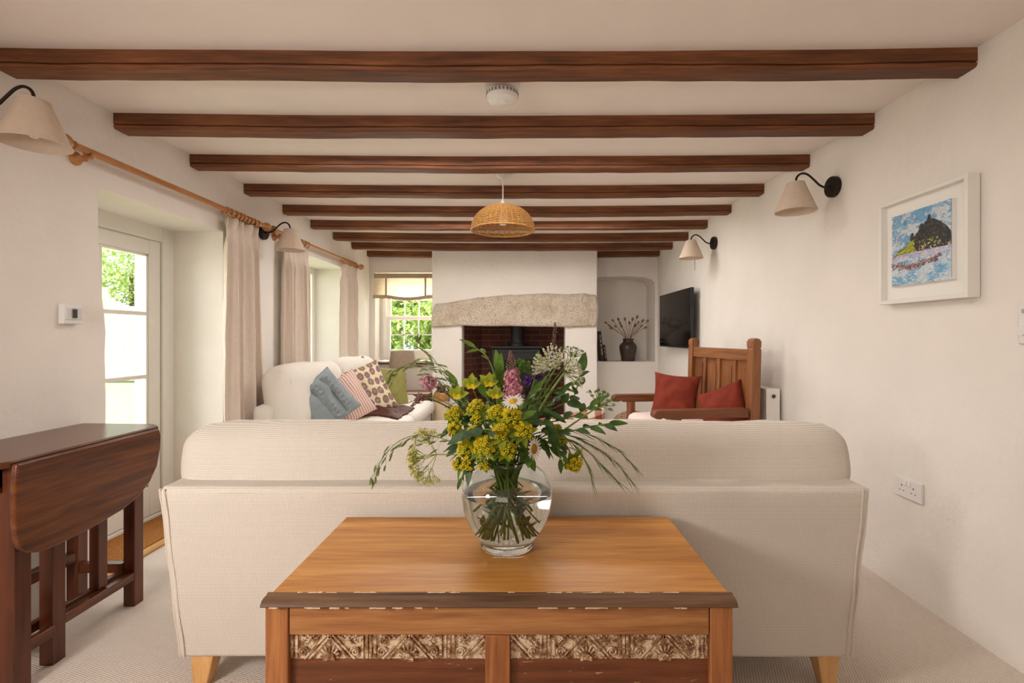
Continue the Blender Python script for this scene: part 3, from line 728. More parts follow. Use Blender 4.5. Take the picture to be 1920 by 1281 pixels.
so_ = thing('wall_socket', 'white double power socket low on the right wall', 'wall socket', (XR, 2.19, 0.44))
y0, y1, z0, z1 = 2.110, 2.268, 0.444, 0.534
part('face_plate', B(XR - 0.011, XR, y0, y1, z0, z1), WHITEP, so_, bev=0.003)
for yy in (2.155, 2.222):
    bm = NEW(); box(bm, XR - 0.016, XR - 0.010, yy - 0.009 + (0.022 if yy < 2.19 else -0.022), yy + 0.009 + (0.022 if yy < 2.19 else -0.022), 0.503, 0.524); part('rocker', bm, MATW, so_, bev=0.001)
    bm = NEW(); box(bm, XR - 0.0118, XR - 0.010, yy - 0.002, yy + 0.002, 0.494, 0.503)
    for s in (-1, 1): box(bm, XR - 0.0118, XR - 0.010, yy + s * 0.011 - 0.003, yy + s * 0.011 + 0.003, 0.474, 0.4775)
    part('pin_holes', bm, DARKP, so_)
th = thing('thermostat', 'white control plate at the right picture edge, on the right wall', 'thermostat', (XR, 1.66, 1.15))
part('face_plate', B(XR - 0.016, XR, 1.60, 1.695, 1.152, 1.305), WHITEP, th, bev=0.006)
part('dial', lathe(NEW(), [(0, 0), (0.017, 0), (0.016, 0.012), (0, 0.013)], 24, M=Matrix.Translation(V((XR - 0.015, 1.672, 1.20))) @ Matrix.Rotation(-PI / 2, 4, 'Y')), WHITEP, th)
bm = NEW()
for z in (1.262, 1.267, 1.272): box(bm, XR - 0.0168, XR - 0.0155, 1.665, 1.68, z, z + 0.002)
part('marking', bm, DARKP, th)

# ------------------------------------------------------------------ framed painting
pf = thing('framed_painting', 'white box-framed seascape painting of a dark rocky island', 'painting', (XR, 2.08, 1.33))
y0, y1, z0, z1 = 1.845, 2.312, 1.33, 1.806; xf = XR - 0.052
bm = NEW(); fw = 0.018
for a, b, c_, d in ((y0, y0 + fw, z0, z1), (y1 - fw, y1, z0, z1), (y0 + fw, y1 - fw, z0, z0 + fw), (y0 + fw, y1 - fw, z1 - fw, z1)): box(bm, xf, XR - 0.004, a, b, c_, d)
part('frame', bm, WHITE, pf, bev=0.0015)
mt = part('mount_board', B(XR - 0.024, XR - 0.014, y0 + fw, y1 - fw, z0 + fw, z1 - fw), MATW, pf)
ya, yb, za, zb = 1.925, 2.243, 1.408, 1.732; xc = XR - 0.040
cvs = part('canvas', B(xc, XR - 0.022, ya, yb, za, zb), MATW, pf, bev=0.001)
bm = NEW(); cl = bm.loops.layers.float_color.new('Col')
sil = [(0, .60), (.08, .56), (.1, .54), (.2, .50), (.3, .46), (.36, .40), (.365, .31), (.40, .31), (.41, .38), (.46, .33), (.5, .29), (.52, .22), (.55, .21), (.57, .24), (.6, .20), (.64, .19), (.645, .13), (.675, .12), (.68, .18), (.74, .19), (.8, .23), (.84, .25), (.93, .33), (1, .42)]
def stroke(u, v, w_, h_, ang, col, k):
    ca, sa = math.cos(ang), math.sin(ang); vs = []
    for a, b in ((-1, -.6), (-.4, -1), (.5, -1), (1, -.4), (.8, .7), (0, 1), (-.8, .8)):
        uu = min(0.995, max(0.005, u + (a * w_ * ca - b * h_ * sa))); vv = min(0.995, max(0.005, v + (a * w_ * sa + b * h_ * ca)))
        vs.append(bm.verts.new((xc - 0.0006 - k * 0.9e-6, yb - uu * (yb - ya), zb - vv * (zb - za))))
    f = bm.faces.new(vs)
    for l in f.loops: l[cl] = col
rs = random.Random(5); k = 0
def jit(c, s=0.12): q = 1 + rs.uniform(-s, s); return (c[0] * q * (1 + rs.uniform(-.05, .05)), c[1] * q, c[2] * q * (1 + rs.uniform(-.05, .05)), 1)
pal = lambda *cs: S(*rs.choice(cs))
for gx in range(42):
    for gy in range(42):
        u, v = (gx + .5) / 42, (gy + .5) / 42
        cl_n = noise.noise(V((u * 4, v * 7, 3)))
        if v < .57: col = S(120, 170, 206) if cl_n > 0.14 - (0.25 if v < .2 else 0) else S(206, 214, 220) if cl_n < -0.05 else S(170, 196, 214)
        elif v < .66: col = S(190, 190, 214) if cl_n < 0.1 else S(214, 212, 222)
        else: col = S(120, 174, 210) if cl_n > 0.12 else S(206, 218, 224) if cl_n < -.02 else S(170, 204, 222)
        stroke(u, v, .022, .016, rs.uniform(-.5, .2), jit(col), k); k += 1
for q in range(1100):
    u, v = rs.random(), rs.random(); n = noise.noise(V((u * 5, v * 8, 8)))
    if v < .56: col = pal((90, 154, 198), (140, 184, 210)) if n > 0.1 else pal((214, 218, 220), (226, 224, 222), (180, 196, 210))
    else: col = pal((110, 170, 208), (150, 196, 218)) if n > 0.1 else pal((226, 228, 230), (210, 220, 226), (188, 208, 222))
    if abs(v - .60) < .04 and rs.random() < .7: col = pal((176, 170, 206), (204, 196, 216))
    stroke(u, v, rs.uniform(.01, .03), rs.uniform(.003, .008), rs.uniform(-.5, .15), jit(col), k); k += 1
for gx in range(60):
    u = .08 + .92 * (gx + .5) / 60; t0 = interp(sil, u); v = t0 + .012
    while v < .555:
        low = u < .42 and v > interp([(0, .5), (.42, .40)], u)
        stroke(u, v, .014, .014, rs.uniform(-.3, .3), jit(S(158, 160, 44) if low else S(46, 45, 46)), k); k += 1; v += .014
for q in range(900):
    u = rs.uniform(.06, 1); t0 = interp(sil, u); v = rs.uniform(t0, .56)
    edge = v - t0
    if u < .42 and v > interp([(0, .5), (.42, .40)], u) and edge > 0.012: col = pal((168, 170, 40), (196, 190, 60), (140, 144, 36))
    elif v > .53: col = pal((60, 50, 44), (206, 186, 160), (150, 130, 110), (40, 36, 34))
    elif .48 < u < .86 and v > .43 and rs.random() < .5: col = pal((150, 158, 50), (196, 170, 90), (100, 120, 60), (214, 196, 150))
    else: col = pal((40, 40, 42), (56, 54, 52), (34, 38, 44), (78, 74, 64), (96, 86, 76))
    stroke(u, max(v, t0 + .006), rs.uniform(.008, .020), rs.uniform(.004, .009), rs.uniform(-.9, .6), jit(col), k); k += 1
for q in range(330):
    u = rs.uniform(.02, .84); v = rs.gauss(.70 + .03 * math.sin(u * 6), .022) + (0.03 if .25 < u < .8 else 0)
    col = pal((150, 60, 86), (110, 44, 72), (190, 120, 140), (206, 190, 200), (92, 60, 90), (150, 130, 90), (176, 84, 60))
    stroke(u, v, rs.uniform(.008, .02), rs.uniform(.002, .006), rs.uniform(-.5, .3), jit(col), k); k += 1
part('seascape', bm, PAINT, cvs, smooth=False)

# ------------------------------------------------------------------ television, cable, radiator
tv = thing('television', 'flat black television hung on the right wall', 'television', (1.66, 5.32, 1.06), 0.015)
part('screen', B(-0.031, -0.028, -0.515, 0.515, 0.018, 0.602), SCREEN, tv, world=False)
part('bezel', B(-0.028, 0.006, -0.525, 0.525, 0.0, 0.61), TVB, tv, bev=0.004, world=False)
part('logo_plate', B(-0.0325, -0.030, 0.44, 0.49, 0.05, 0.062), CHROME, tv, world=False)
part('wall_bracket', B(0.006, 0.078, -0.15, 0.15, 0.2, 0.42), BLACK, tv, bev=0.003, world=False)
bm = tube(NEW(), smooth_path([(XR - 0.004, 5.05, 1.07), (XR - 0.004, 5.04, 0.9), (XR - 0.004, 5.05, 0.5), (XR - 0.004, 5.05, 0.2)], 4), 0.004, 6)
solo('television_cable', bm, WHITEP, 'white cable running down the wall below the television', 'cable')

rd = thing('radiator', 'white panel radiator on the right wall behind the wooden armchair', 'radiator', (1.68, 3.85, 0.14))
y0, y1, z0, z1 = 3.27, 4.45, 0.25, 0.827
bm = NEW(); ny = 60
for xs, sg in ((1.642, -1), (1.712, 1)):
    pts = []
    for i in range(ny + 1):
        y = y0 + 0.01 + (y1 - y0 - 0.02) * i / ny; pts.append((xs + sg * (0.005 if (i // 2) % 2 else -0.002), y))
    prism(bm, [p for p in pts] + [(xs - sg * 0.008, y1 - .01), (xs - sg * 0.008, y0 + .01)], 'Z', z0 + 0.01, z1 - 0.012)
part('panel', bm, WHITE, rd, ang=20)
for y in (y0, y1 - 0.006): part('end_cover', B(1.630, 1.722, y, y + 0.006, z0, z1), WHITE, rd, bev=0.002)
part('top_grille', B(1.630, 1.722, y0 + 0.006, y1 - 0.006, z1 - 0.012, z1 - 0.004), WHITE, rd)
bm = lathe(NEW(), [(0, 0), (0.013, 0), (0.013, 0.006), (0.009, 0.008), (0, 0.008)], 20, M=Matrix.Translation(V((1.676, y0, 0.775))) @ Matrix.Rotation(PI / 2, 4, 'X'))
part('bleed_cap', bm, DARKP, rd)
bm = lathe(NEW(), [(0, 0), (0.020, 0), (0.020, 0.005), (0.013, 0.006), (0.013, 0)], 20, M=Matrix.Translation(V((1.676, y0, 0.775))) @ Matrix.Rotation(PI / 2, 4, 'X'))
part('cap_ring', bm, CHROME, rd)
bm = NEW()
for y in (3.5, 4.2):
    tube(bm, [(1.68, y, z0 + 0.02), (1.68, y, 0.0)], 0.008, 8); box(bm, 1.715, XR, y - 0.02, y + 0.02, 0.5, 0.7)
part('pipe', bm, WHITE, rd)

# ------------------------------------------------------------------ carved chest in front
ch = thing('wooden_chest', 'carved oak blanket chest with worn paint standing behind the sofa', 'chest', (-0.056, 1.27, 0))
X0, X1 = -0.557, 0.446
ld = part('lid', B(X0, X1, 1.066, 1.508, 0.590, 0.617), CHEST_TOP, ch, bev=0.002)
part('lid_moulding', prism(NEW(), [(1.066, 0.6165), (1.060, 0.617), (1.056, 0.6145), (1.046, 0.6145), (1.038, 0.612), (1.033, 0.608), (1.030, 0.603), (1.033, 0.600), (1.045, 0.599), (1.066, 0.599)], 'X', X0 - 0.009, X1 + 0.008), CHEST_EDGE, ld, ang=25)
rs = random.Random(12); bm = NEW()
for (yy, zz, n) in ((1.063, 0.6170, 34), (1.0325, 0.6012, 44)):
    x = X0 + 0.01
    while x < X1 - 0.03:
        L_ = rs.uniform(0.004, 0.05)
        if rs.random() < 0.55:
            m_ = 6; up = [(x + L_ * i / m_, yy + rs.uniform(-.0012, .0012), zz + rs.uniform(.0002, .0016)) for i in range(m_ + 1)]
            dn_ = [(x + L_ * i / m_, yy - 0.003 + rs.uniform(-.001, .0012), zz - rs.uniform(.0006, .002)) for i in range(m_ + 1)]
            a = [bm.verts.new(p) for p in up]; b = [bm.verts.new(p) for p in dn_]
            for i in range(m_): bm.faces.new((a[i], a[i + 1], b[i + 1], b[i]))
        x += L_ + rs.uniform(0.002, 0.03)
part('chipped_paint', bm, CHIP, ld, label='cream chips of old paint along the lid edge')
YS = 1.045; ZT = 0.5985; RB = 0.5335; FB = 0.4735
part('corner_stile', B(-0.563, -0.513, YS, YS + 0.05, 0, ZT), CHEST_Z, ch, bev=0.003)
part('corner_stile', B(0.400, 0.449, YS, YS + 0.05, 0, ZT), CHEST_Z, ch, bev=0.003)
for x in (-0.554, 0.395): part('rear_stile', B(x, x + 0.048, 1.452, 1.50, 0, 0.59), CHEST_Z, ch, bev=0.003)
part('top_rail', B(-0.511, 0.398, YS + 0.002, YS + 0.03, RB, ZT), CHEST_X, ch, bev=0.0015)
part('centre_muntin', B(-0.087, -0.033, YS + 0.001, YS + 0.03, 0.10, RB - 0.001), CHEST_Z, ch, bev=0.002)
part('bottom_rail', B(-0.511, 0.398, YS + 0.002, YS + 0.03, 0.06, 0.10), CHEST_X, ch, bev=0.002)
for a, b in ((-0.513, -0.087), (-0.033, 0.400)):
    part('front_panel', B(a, b, YS + 0.014, YS + 0.024, 0.10, FB), CHEST_PANEL, ch)
for x in (-0.557, 0.437): part('side_panel', B(x, x + 0.006, 1.090, 1.455, 0.08, 0.59), CHEST_Z, ch)
part('back_panel', B(-0.51, 0.40, 1.475, 1.485, 0.08, 0.59), CHEST_X, ch)
part('floor_board', B(-0.55, 0.44, 1.07, 1.48, 0.08, 0.095), CHEST_X, ch)
t = NT('carved_worn'); tc = t.add('ShaderNodeTexCoord'); geo = t.add('ShaderNodeNewGeometry'); sp = t.add('ShaderNodeSeparateXYZ'); t.link(geo.outputs['Position'], sp.inputs[0])
hgt = t.math('MULTIPLY', t.math('SUBTRACT', 1.0615, sp.outputs[1]), 85.0)
nz_ = t.noise(tc.outputs['Object'], 55, 6); nf_ = t.noise(tc.outputs['Object'], 260, 5)
blot = t.math('ADD', t.math('MULTIPLY', t.math('SUBTRACT', nz_, 0.5), 2.0), t.math('MULTIPLY', t.math('SUBTRACT', nf_, 0.5), 1.3))
wv_ = t.math('SUBTRACT', t.math('ADD', blot, 0.62), t.math('MULTIPLY', hgt, 0.16))
t.set(t.ramp(wv_, [(0.0, S(104, 64, 38)), (0.30, S(140, 96, 62)), (0.50, S(172, 130, 92)), (0.62, S(214, 186, 152)), (1, S(226, 204, 174))]), 0.6); t.bump(nf_, 0.5, 0.003)
CARVED = t.m
def frieze(a, b, u0, parity):
    """carved band: vertical bars, a chevron over a half sunburst, scrolls in the corners, rosettes above"""
    bm = NEW(); yb_, yf = YS + 0.0145, YS + 0.008; z0, z1 = FB + 0.0005, RB - 0.0005; UW = 0.1712
    box(bm, a, b, yb_, yb_ + 0.010, z0, z1)
    def bar(p, q, wd, d=0.0):
        p, q = V((p[0], 0, p[1])), V((q[0], 0, q[1]))
        if not (a < min(p.x, q.x) and max(p.x, q.x) < b): 
            if max(p.x, q.x) <= a or min(p.x, q.x) >= b: return
            s0 = (max(a, min(b, p.x)) - p.x) / (q.x - p.x) if abs(q.x - p.x) > 1e-6 else 0; s1 = (max(a, min(b, q.x)) - p.x) / (q.x - p.x) if abs(q.x - p.x) > 1e-6 else 1
            p, q = p.lerp(q, s0), p.lerp(q, s1)
        dd = (q - p); L_ = dd.length
        if L_ < 0.002: return
        ang = math.atan2(dd.z, dd.x); M = Matrix.Translation((p + q) / 2) @ Matrix.Rotation(-ang, 4, 'Y')
        box(bm, -L_ / 2, L_ / 2, yf + 0.001 + d, yb_, -wd / 2, wd / 2, M)
    def blob(x, z, r, h=0.006):
        if a + r * .6 < x < b - r * .6: ball(bm, (x, yb_, z), r, 1, (1, h / r, 1))
    def scroll(x, z, r, sg):
        if not (a + r < x < b - r): return
        tube(bm, [(x + sg * r * (1 - q / 30) * math.cos(q * 0.42), yb_ - 0.006, z + r * (1 - q / 30) * math.sin(q * 0.42)) for q in range(26)], 0.0022, 6); blob(x, z, r * 0.3, 0.007)
    u = u0; zc_ = z0 + 0.002
    rr = random.Random(int(u0 * 1000))
    while u < b:
        for dx in (0.004, 0.014, UW - 0.014, UW - 0.004):
            x = u + dx
            if a + 0.003 < x < b - 0.003: bar((x, z0 + 0.004), (x, z1 - 0.004), 0.0055)
        A, P, D = (u + 0.036, z0 + 0.003), (u + UW / 2, z1 - 0.003), (u + UW - 0.036, z0 + 0.003)
        for off in (-0.0055, 0.0055):
            bar((A[0] + off, A[1]), (P[0] + off, P[1]), 0.004); bar((P[0] + off, P[1]), (D[0] + off, D[1]), 0.004)
        if a + .02 < u + UW / 2 < b - .02:
            cx_ = u + UW / 2
            lathe(bm, [(0, 0), (0.0005, 0.0085), (0.0125, 0.0085), (0.0125, 0.0)], 24, M=Matrix.Translation(V((cx_, yb_, z0 + 0.003))) @ Matrix.Rotation(PI / 2, 4, 'X'))
            for q in range(9):
                an = PI * (q + 0.5) / 9; r1, r2 = 0.0155, 0.021 + 0.012 * math.sin(an) ** 2
                bar((cx_ + r1 * math.cos(an), z0 + 0.003 + r1 * math.sin(an)), (cx_ + r2 * math.cos(an), z0 + 0.003 + r2 * math.sin(an)), 0.0032)
        scroll(u + 0.029, z0 + 0.019, 0.0105, 1); scroll(u + UW - 0.029, z0 + 0.019, 0.0105, -1)
        for s in (1, -1):
            for q in range(7):
                blob(u + UW / 2 + s * (0.022 + 0.006 * q), z1 - 0.007 - 0.005 * (q % 2), 0.0038 + rr.uniform(-.0006, .001))
            for q in range(5): blob(u + UW / 2 + s * (0.045 + 0.0035 * q), z1 - 0.018 - 0.003 * (q % 3), 0.003)
            tube(bm, [(u + UW / 2 + s * (0.03 + 0.004 * q), yb_ - 0.005, z1 - 0.011 - 0.0035 * abs(math.sin(q * 1.3))) for q in range(8)], 0.0016, 5)
        u += UW
    # trim what pokes over the ends
    bmesh.ops.delete(bm, geom=[v for v in bm.verts if v.co.x < a - 0.004 or v.co.x > b + 0.004 or v.co.z < z0 - 0.002], context='VERTS')
    part('carved_frieze', bm, CARVED, ch, ang=30, label='carved band of chevrons, sunbursts and scrolls in flaking cream paint')
frieze(-0.513, -0.088, -0.513, 0); frieze(-0.032, 0.400, -0.124, 1)

# ------------------------------------------------------------------ big sofa seen from behind
sf = thing('sofa', 'large oatmeal sofa seen from behind, backed by the oak chest', 'sofa', (-0.036, 2.0, 0))
def loft_back(bm, nx=40, nz=14):
    zb, zt = 0.115, 0.700
    pr = []
    for j in range(nz + 1):
        s = j / nz; pr.append((1.60 - 0.066 * s, zb + (zt - 0.018 - zb) * s))
    for q in range(1, 6): a = PI / 2 * q / 5; pr.append((1.534 + 0.018 * (1 - math.cos(a)) , zt - 0.018 + 0.018 * math.sin(a)))
    pr += [(1.66, zt + 0.003), (1.715, zt - 0.004), (1.735, zt - 0.03), (1.77, 0.4), (1.77, zb)]
    rings = []
    for i in range(nx + 1):
        u = 2 * i / nx - 1
        rg = []
        for y, z in pr:
            s = (z - zb) / (zt - zb); xl = -1.147 - 0.016 * s; xr = 1.081 + 0.012 * s
            x = (xl + xr) / 2 + (xr - xl) / 2 * u
            rg.append(bm.verts.new((x, y + 0.004 * noise.noise(V((x * 3, z * 4, 1))), z + (0.004 * noise.noise(V((x * 4, 0, 7))) if z > 0.6 else 0))))
        rings.append(rg)
    n = len(pr)
    for A, Bq in zip(rings, rings[1:]):
        for j in range(n): bm.faces.new((A[j], A[(j + 1) % n], Bq[(j + 1) % n], Bq[j]))
    bm.faces.new(rings[0]); bm.faces.new(rings[-1][::-1]); return bm
bk = part('back_frame', loft_back(NEW()), SOFA, sf, bev=0.012, seg=3)
for s in (0, 1):
    for off, rr_ in ((0.0, 0.0042), (0.017, 0.0032)):
        pts = []
        for j in range(24):
            q = j / 23; z = 0.12 + 0.575 * q; xl = -1.147 - 0.016 * q; xr = 1.081 + 0.012 * q
            y = 1.60 - 0.066 * min(1, (z - 0.115) / 0.567)
            x = (xl + 0.003 + off) if s == 0 else (xr - 0.003 - off)
            pts.append((x + 0.0016 * math.sin(q * 17 + s), y - 0.001 + (0.005 if off == 0 else 0), z))
        part('piping', tube(NEW(), pts, rr_, 8), PIPING, bk)
pts = [(-1.150 + 2.235 * i / 50, 1.537 + 0.0012 * math.sin(i * .9), 0.684 + 0.0014 * math.sin(i * .7)) for i in range(51)]
part('piping', tube(NEW(), pts, 0.0022, 6), PIPING, bk)
for i, (xa, xb) in enumerate(((-1.176, -0.042), (-0.030, 1.108))):
    bm = NEW(); M = Matrix.Translation(V(((xa + xb) / 2, 1.735, 0.742))) @ Matrix.Rotation(math.radians(-10), 4, 'X')
    rbox(bm, ((xb - xa) / 2, 0.115, 0.13), 0.085, 16, M, 0.05, 0.012)
    cu = part('back_cushion', bm, SOFA, sf, ang=80)
    pts = []
    for q in range(41):
        x = xa + 0.03 + (xb - xa - 0.06) * q / 40; e = min(q, 40 - q) / 40
        pts.append((x, 1.651 + 0.02 * max(0, 0.05 - e) / .05 + 0.003 * math.sin(q * .8) - 0.006 * math.sin(PI * q / 40), 0.848 + 0.003 * math.sin(q * .6 + i) - 0.03 * (max(0, 0.06 - e) / 0.06) ** 2 + 0.006 * math.sin(PI * q / 40)))
for x in (-1.13, 0.93):
    bm = NEW(); rbox(bm, (0.085, 0.42, 0.225), 0.05, 6, Matrix.Translation(V((x + 0.07, 2.12, 0.36))))
    part('arm', bm, SOFA, sf, ang=80)
part('seat_frame', B(-1.03, 0.97, 1.76, 2.46, 0.14, 0.30), SOFA, sf, bev=0.02)
for xa, xb in ((-0.985, -0.04), (-0.03, 0.915)):
    bm = NEW(); rbox(bm, ((xb - xa) / 2, 0.35, 0.08), 0.06, 8, Matrix.Translation(V(((xa + xb) / 2, 2.14, 0.385))), 0.04); part('seat_cushion', bm, SOFA, sf, ang=80)
for x, s in ((-1.080, 1), (1.014, -1)):
    for y in (1.645, 2.40):
        bm = NEW(); M = Matrix.Translation(V((x, y, 0)))
        vs = [(-.040, -.03, .125), (.040, -.03, .125), (.040, .04, .125), (-.040, .04, .125)]; vb = [(-.026 + .012 * s * -1, -.02, 0), (.020 + .012 * s * -1, -.02, 0), (.020 + .012 * s * -1, .022, 0), (-.026 + .012 * s * -1, .022, 0)]
        a = [bm.verts.new(M @ V(p)) for p in vs]; b = [bm.verts.new(M @ V(p)) for p in vb]
        bm.faces.new(a); bm.faces.new(b[::-1])
        for i in range(4): bm.faces.new((a[i], a[(i + 1) % 4], b[(i + 1) % 4], b[i]))
        part('leg', bm, BEECH, sf, bev=0.004)

def scatter_cushion(name, label, cat, mat, c, nrm, w_, h_, th_, roll=0.0, pinch=0.09, seed=0, sag=0.0, group=None):
    bm = cushion(NEW(), w_, h_, th_, orient(c, nrm, roll=roll), pinch, 26, seed, sag)
    return solo(name, bm, mat, label, cat, group, ang=70)
scatter_cushion('gingham_cushion', 'brown and white gingham cushion peeping over the big sofa back', 'cushion', GING, (0.130, 2.03, 0.660), (0.05, 0.95, 0.28), 0.48, 0.42, 0.15, roll=-0.20, pinch=0.07, seed=4)

# ------------------------------------------------------------------ gateleg table, left
gt = thing('gateleg_table', 'dark mahogany gateleg table with its leaf down, against the left wall', 'table', (-1.84, 1.87, 0))
part('tabletop', prism(NEW(), [(-2.045, 1.52), (-1.665, 1.52), (-1.642, 1.545), (-1.642, 2.165), (-1.70, 2.215), (-2.02, 2.235), (-2.045, 2.235)], 'Z', 0.758, 0.780), MAHOG_Y, gt, bev=0.006, seg=3)
pr = [(1.540, 0.772), (2.140, 0.772), (2.150, 0.74), (2.146, 0.68), (2.128, 0.61), (2.09, 0.555), (2.03, 0.51), (1.95, 0.482), (1.80, 0.462), (1.68, 0.456), (1.62, 0.458), (1.575, 0.474), (1.55, 0.50), (1.538, 0.54), (1.533, 0.60), (1.535, 0.70)]
lf_ = part('drop_leaf', prism(NEW(), pr, 'X', -1.640, -1.618), MAHOG_Y, gt, bev=0.007, seg=3)
for x in (-1.70, -2.0):
    part('apron', B(x - 0.02, x, 1.56, 2.15, 0.672, 0.757), MAHOG_Y, gt)
part('apron', B(-2.0, -1.70, 1.555, 1.575, 0.69, 0.757), MAHOG_X, gt); part('apron', B(-2.0, -1.70, 2.13, 2.15, 0.672, 0.757), MAHOG_X, gt)
def leg(x, y, w_=0.054, z0=0.0, z1=0.757): part('leg', B(x - w_ / 2, x + w_ / 2, y - w_ / 2, y + w_ / 2, z0, z1), MAHOG_Z, gt, bev=0.003)
leg(-1.690, 1.600, 0.056); leg(-1.99, 1.60, 0.054); leg(-1.730, 2.135, 0.05); leg(-1.965, 2.12, 0.05)
leg(-1.716, 1.755, 0.05); leg(-1.960, 1.80, 0.045)
part('gate_upright', B(-1.765, -1.725, 1.955, 1.998, 0.155, 0.70), MAHOG_Z, gt, bev=0.003)
part('stretcher', B(-1.742, -1.705, 1.78, 2.11, 0.115, 0.150), MAHOG_Y, gt, bev=0.003)
part('stretcher', B(-1.765, -1.744, 1.63, 2.13, 0.128, 0.163), MAHOG_Y, gt, bev=0.003)
part('stretcher', B(-1.985, -1.945, 1.63, 2.10, 0.20, 0.245), MAHOG_Y, gt, bev=0.003)
part('stretcher', B(-1.94, -1.755, 2.10, 2.135, 0.150, 0.190), MAHOG_X, gt, bev=0.003)
part('stretcher', B(-1.965, -1.715, 1.585, 1.615, 0.15, 0.19), MAHOG_X, gt, bev=0.003)
part('stretcher', B(-1.71, -1.685, 1.62, 1.735, 0.105, 0.145), MAHOG_Y, gt, bev=0.003)
part('gate_rail', B(-2.0, -1.72, 1.59, 1.62, 0.60, 0.655), MAHOG_X, gt, bev=0.003)

# ------------------------------------------------------------------ panelled wooden armchair, right
AC = thing('wooden_armchair', 'tall wooden armchair with panelled back, facing into the room', 'armchair', (1.165, 3.63, 0), math.radians(7.5))
def ap(name, bm, mat, par=AC, bev=0.004, **k): return part(name, bm, mat, par, bev=bev, world=False, **k)
HW = 0.425; BX = 0.29; RK = 0.03
for s in (-1, 1):
    y = s * HW; bm = NEW()
    pf_ = [(-0.033, 0), (0.033, 0), (0.033 + RK, 1.085), (0.033 + RK, 1.095), (0.026 + RK, 1.10), (0.033 + RK, 1.108), (0.034 + RK, 1.145), (0.022 + RK, 1.162), (0.0 + RK, 1.168), (-0.022 + RK, 1.162), (-0.034 + RK, 1.145), (-0.033 + RK, 1.108), (-0.026 + RK, 1.10), (-0.033 + RK, 1.095)]
    prism(bm, [(BX + a, b) for a, b in pf_], 'Y', y - 0.033, y + 0.033); ap('back_post', bm, CHAIR_Z)
def bxp(z): return BX + RK * z / 1.09
def slab(name, y0, y1, z0, z1, d0, d1, mat, par=AC, **k):
    bm = prism(NEW(), [(bxp(z0) + d0, z0), (bxp(z0) + d1, z0), (bxp(z1) + d1, z1), (bxp(z1) + d0, z1)], 'Y', y0, y1); return ap(name, bm, mat, par, **k)
slab('top_rail', -HW + 0.03, HW - 0.03, 1.012, 1.092, -0.022, 0.02, CHAIR_Y)
slab('lower_rail', -HW + 0.03, HW - 0.03, 0.46, 0.54, -0.02, 0.02, CHAIR_Y)
ys = [-HW + 0.033, -0.213, 0.0, 0.213, HW - 0.033]
for y in ys[1:4]: slab('muntin', y - 0.021, y + 0.021, 0.54, 1.014, -0.018, 0.018, CHAIR_Z)
for a, b in zip(ys, ys[1:]):
    aa = a + (0.021 if a != ys[0] else 0); bb = b - (0.021 if b != ys[-1] else 0)
    pn = slab('back_panel', aa, bb, 0.54, 1.014, 0.0, 0.010, CHAIR_Z, bev=0)
    slab('raised_field', aa + 0.030, bb - 0.030, 0.56, 0.965, -0.009, 0.002, CHAIR_Z, pn, bev=0.003)
for s in (-1, 1):
    y = s * HW
    pr = [(BX - 0.03, 0.700), (-0.36, 0.700), (-0.385, 0.692), (-0.398, 0.672), (-0.392, 0.652), (-0.372, 0.642), (-0.345, 0.643), (-0.335, 0.651), (-0.322, 0.650), (-0.310, 0.640), (-0.20, 0.640), (BX - 0.03, 0.640)]
    ap('arm', prism(NEW(), pr, 'Y', y - 0.036, y + 0.036), CHAIR_X, bev=0.005)
    ap('front_leg', B(-0.262, -0.205, y - 0.028, y + 0.028, 0, 0.641), CHAIR_Z)
    ap('side_rail', B(-0.21, BX - 0.03, y - 0.016, y + 0.016, 0.33, 0.42), CHAIR_X)
    ap('stretcher', B(-0.21, BX - 0.03, y - 0.014, y + 0.014, 0.12, 0.16), CHAIR_X)
ap('front_rail', B(-0.25, -0.22, -HW + 0.02, HW - 0.02, 0.33, 0.42), CHAIR_Y); ap('seat_board', B(-0.262, BX - 0.02, -HW + 0.012, HW - 0.012, 0.415, 0.432), CHAIR_X)
Mc = WM[AC.name]
bm = NEW(); rbox(bm, (0.275, 0.385, 0.065), 0.055, 10, Mc @ Matrix.Translation(V((-0.015, 0, 0.5))), 0.05, 0.012)
solo('seat_pad', bm, PINKSEAT, 'plump pale pink seat pad lying on the wooden armchair', 'seat cushion', ang=80)
scatter_cushion('rust_cushion', 'rust red velvet cushion at the far end of the wooden armchair, face to the room', 'cushion', RUST, at(1266, 744, 3.78), (-0.42, -0.82, 0.28), 0.36, 0.37, 0.17, roll=-0.06, pinch=0.12, seed=1, group='rust cushions on the armchair')
scatter_cushion('rust_cushion', 'rust red velvet cushion behind the near arm of the wooden armchair, corner up', 'cushion', RUST, at(1358, 772, 3.42), (-0.80, -0.52, 0.22), 0.36, 0.37, 0.19, roll=0.42, pinch=0.10, seed=2, group='rust cushions on the armchair')

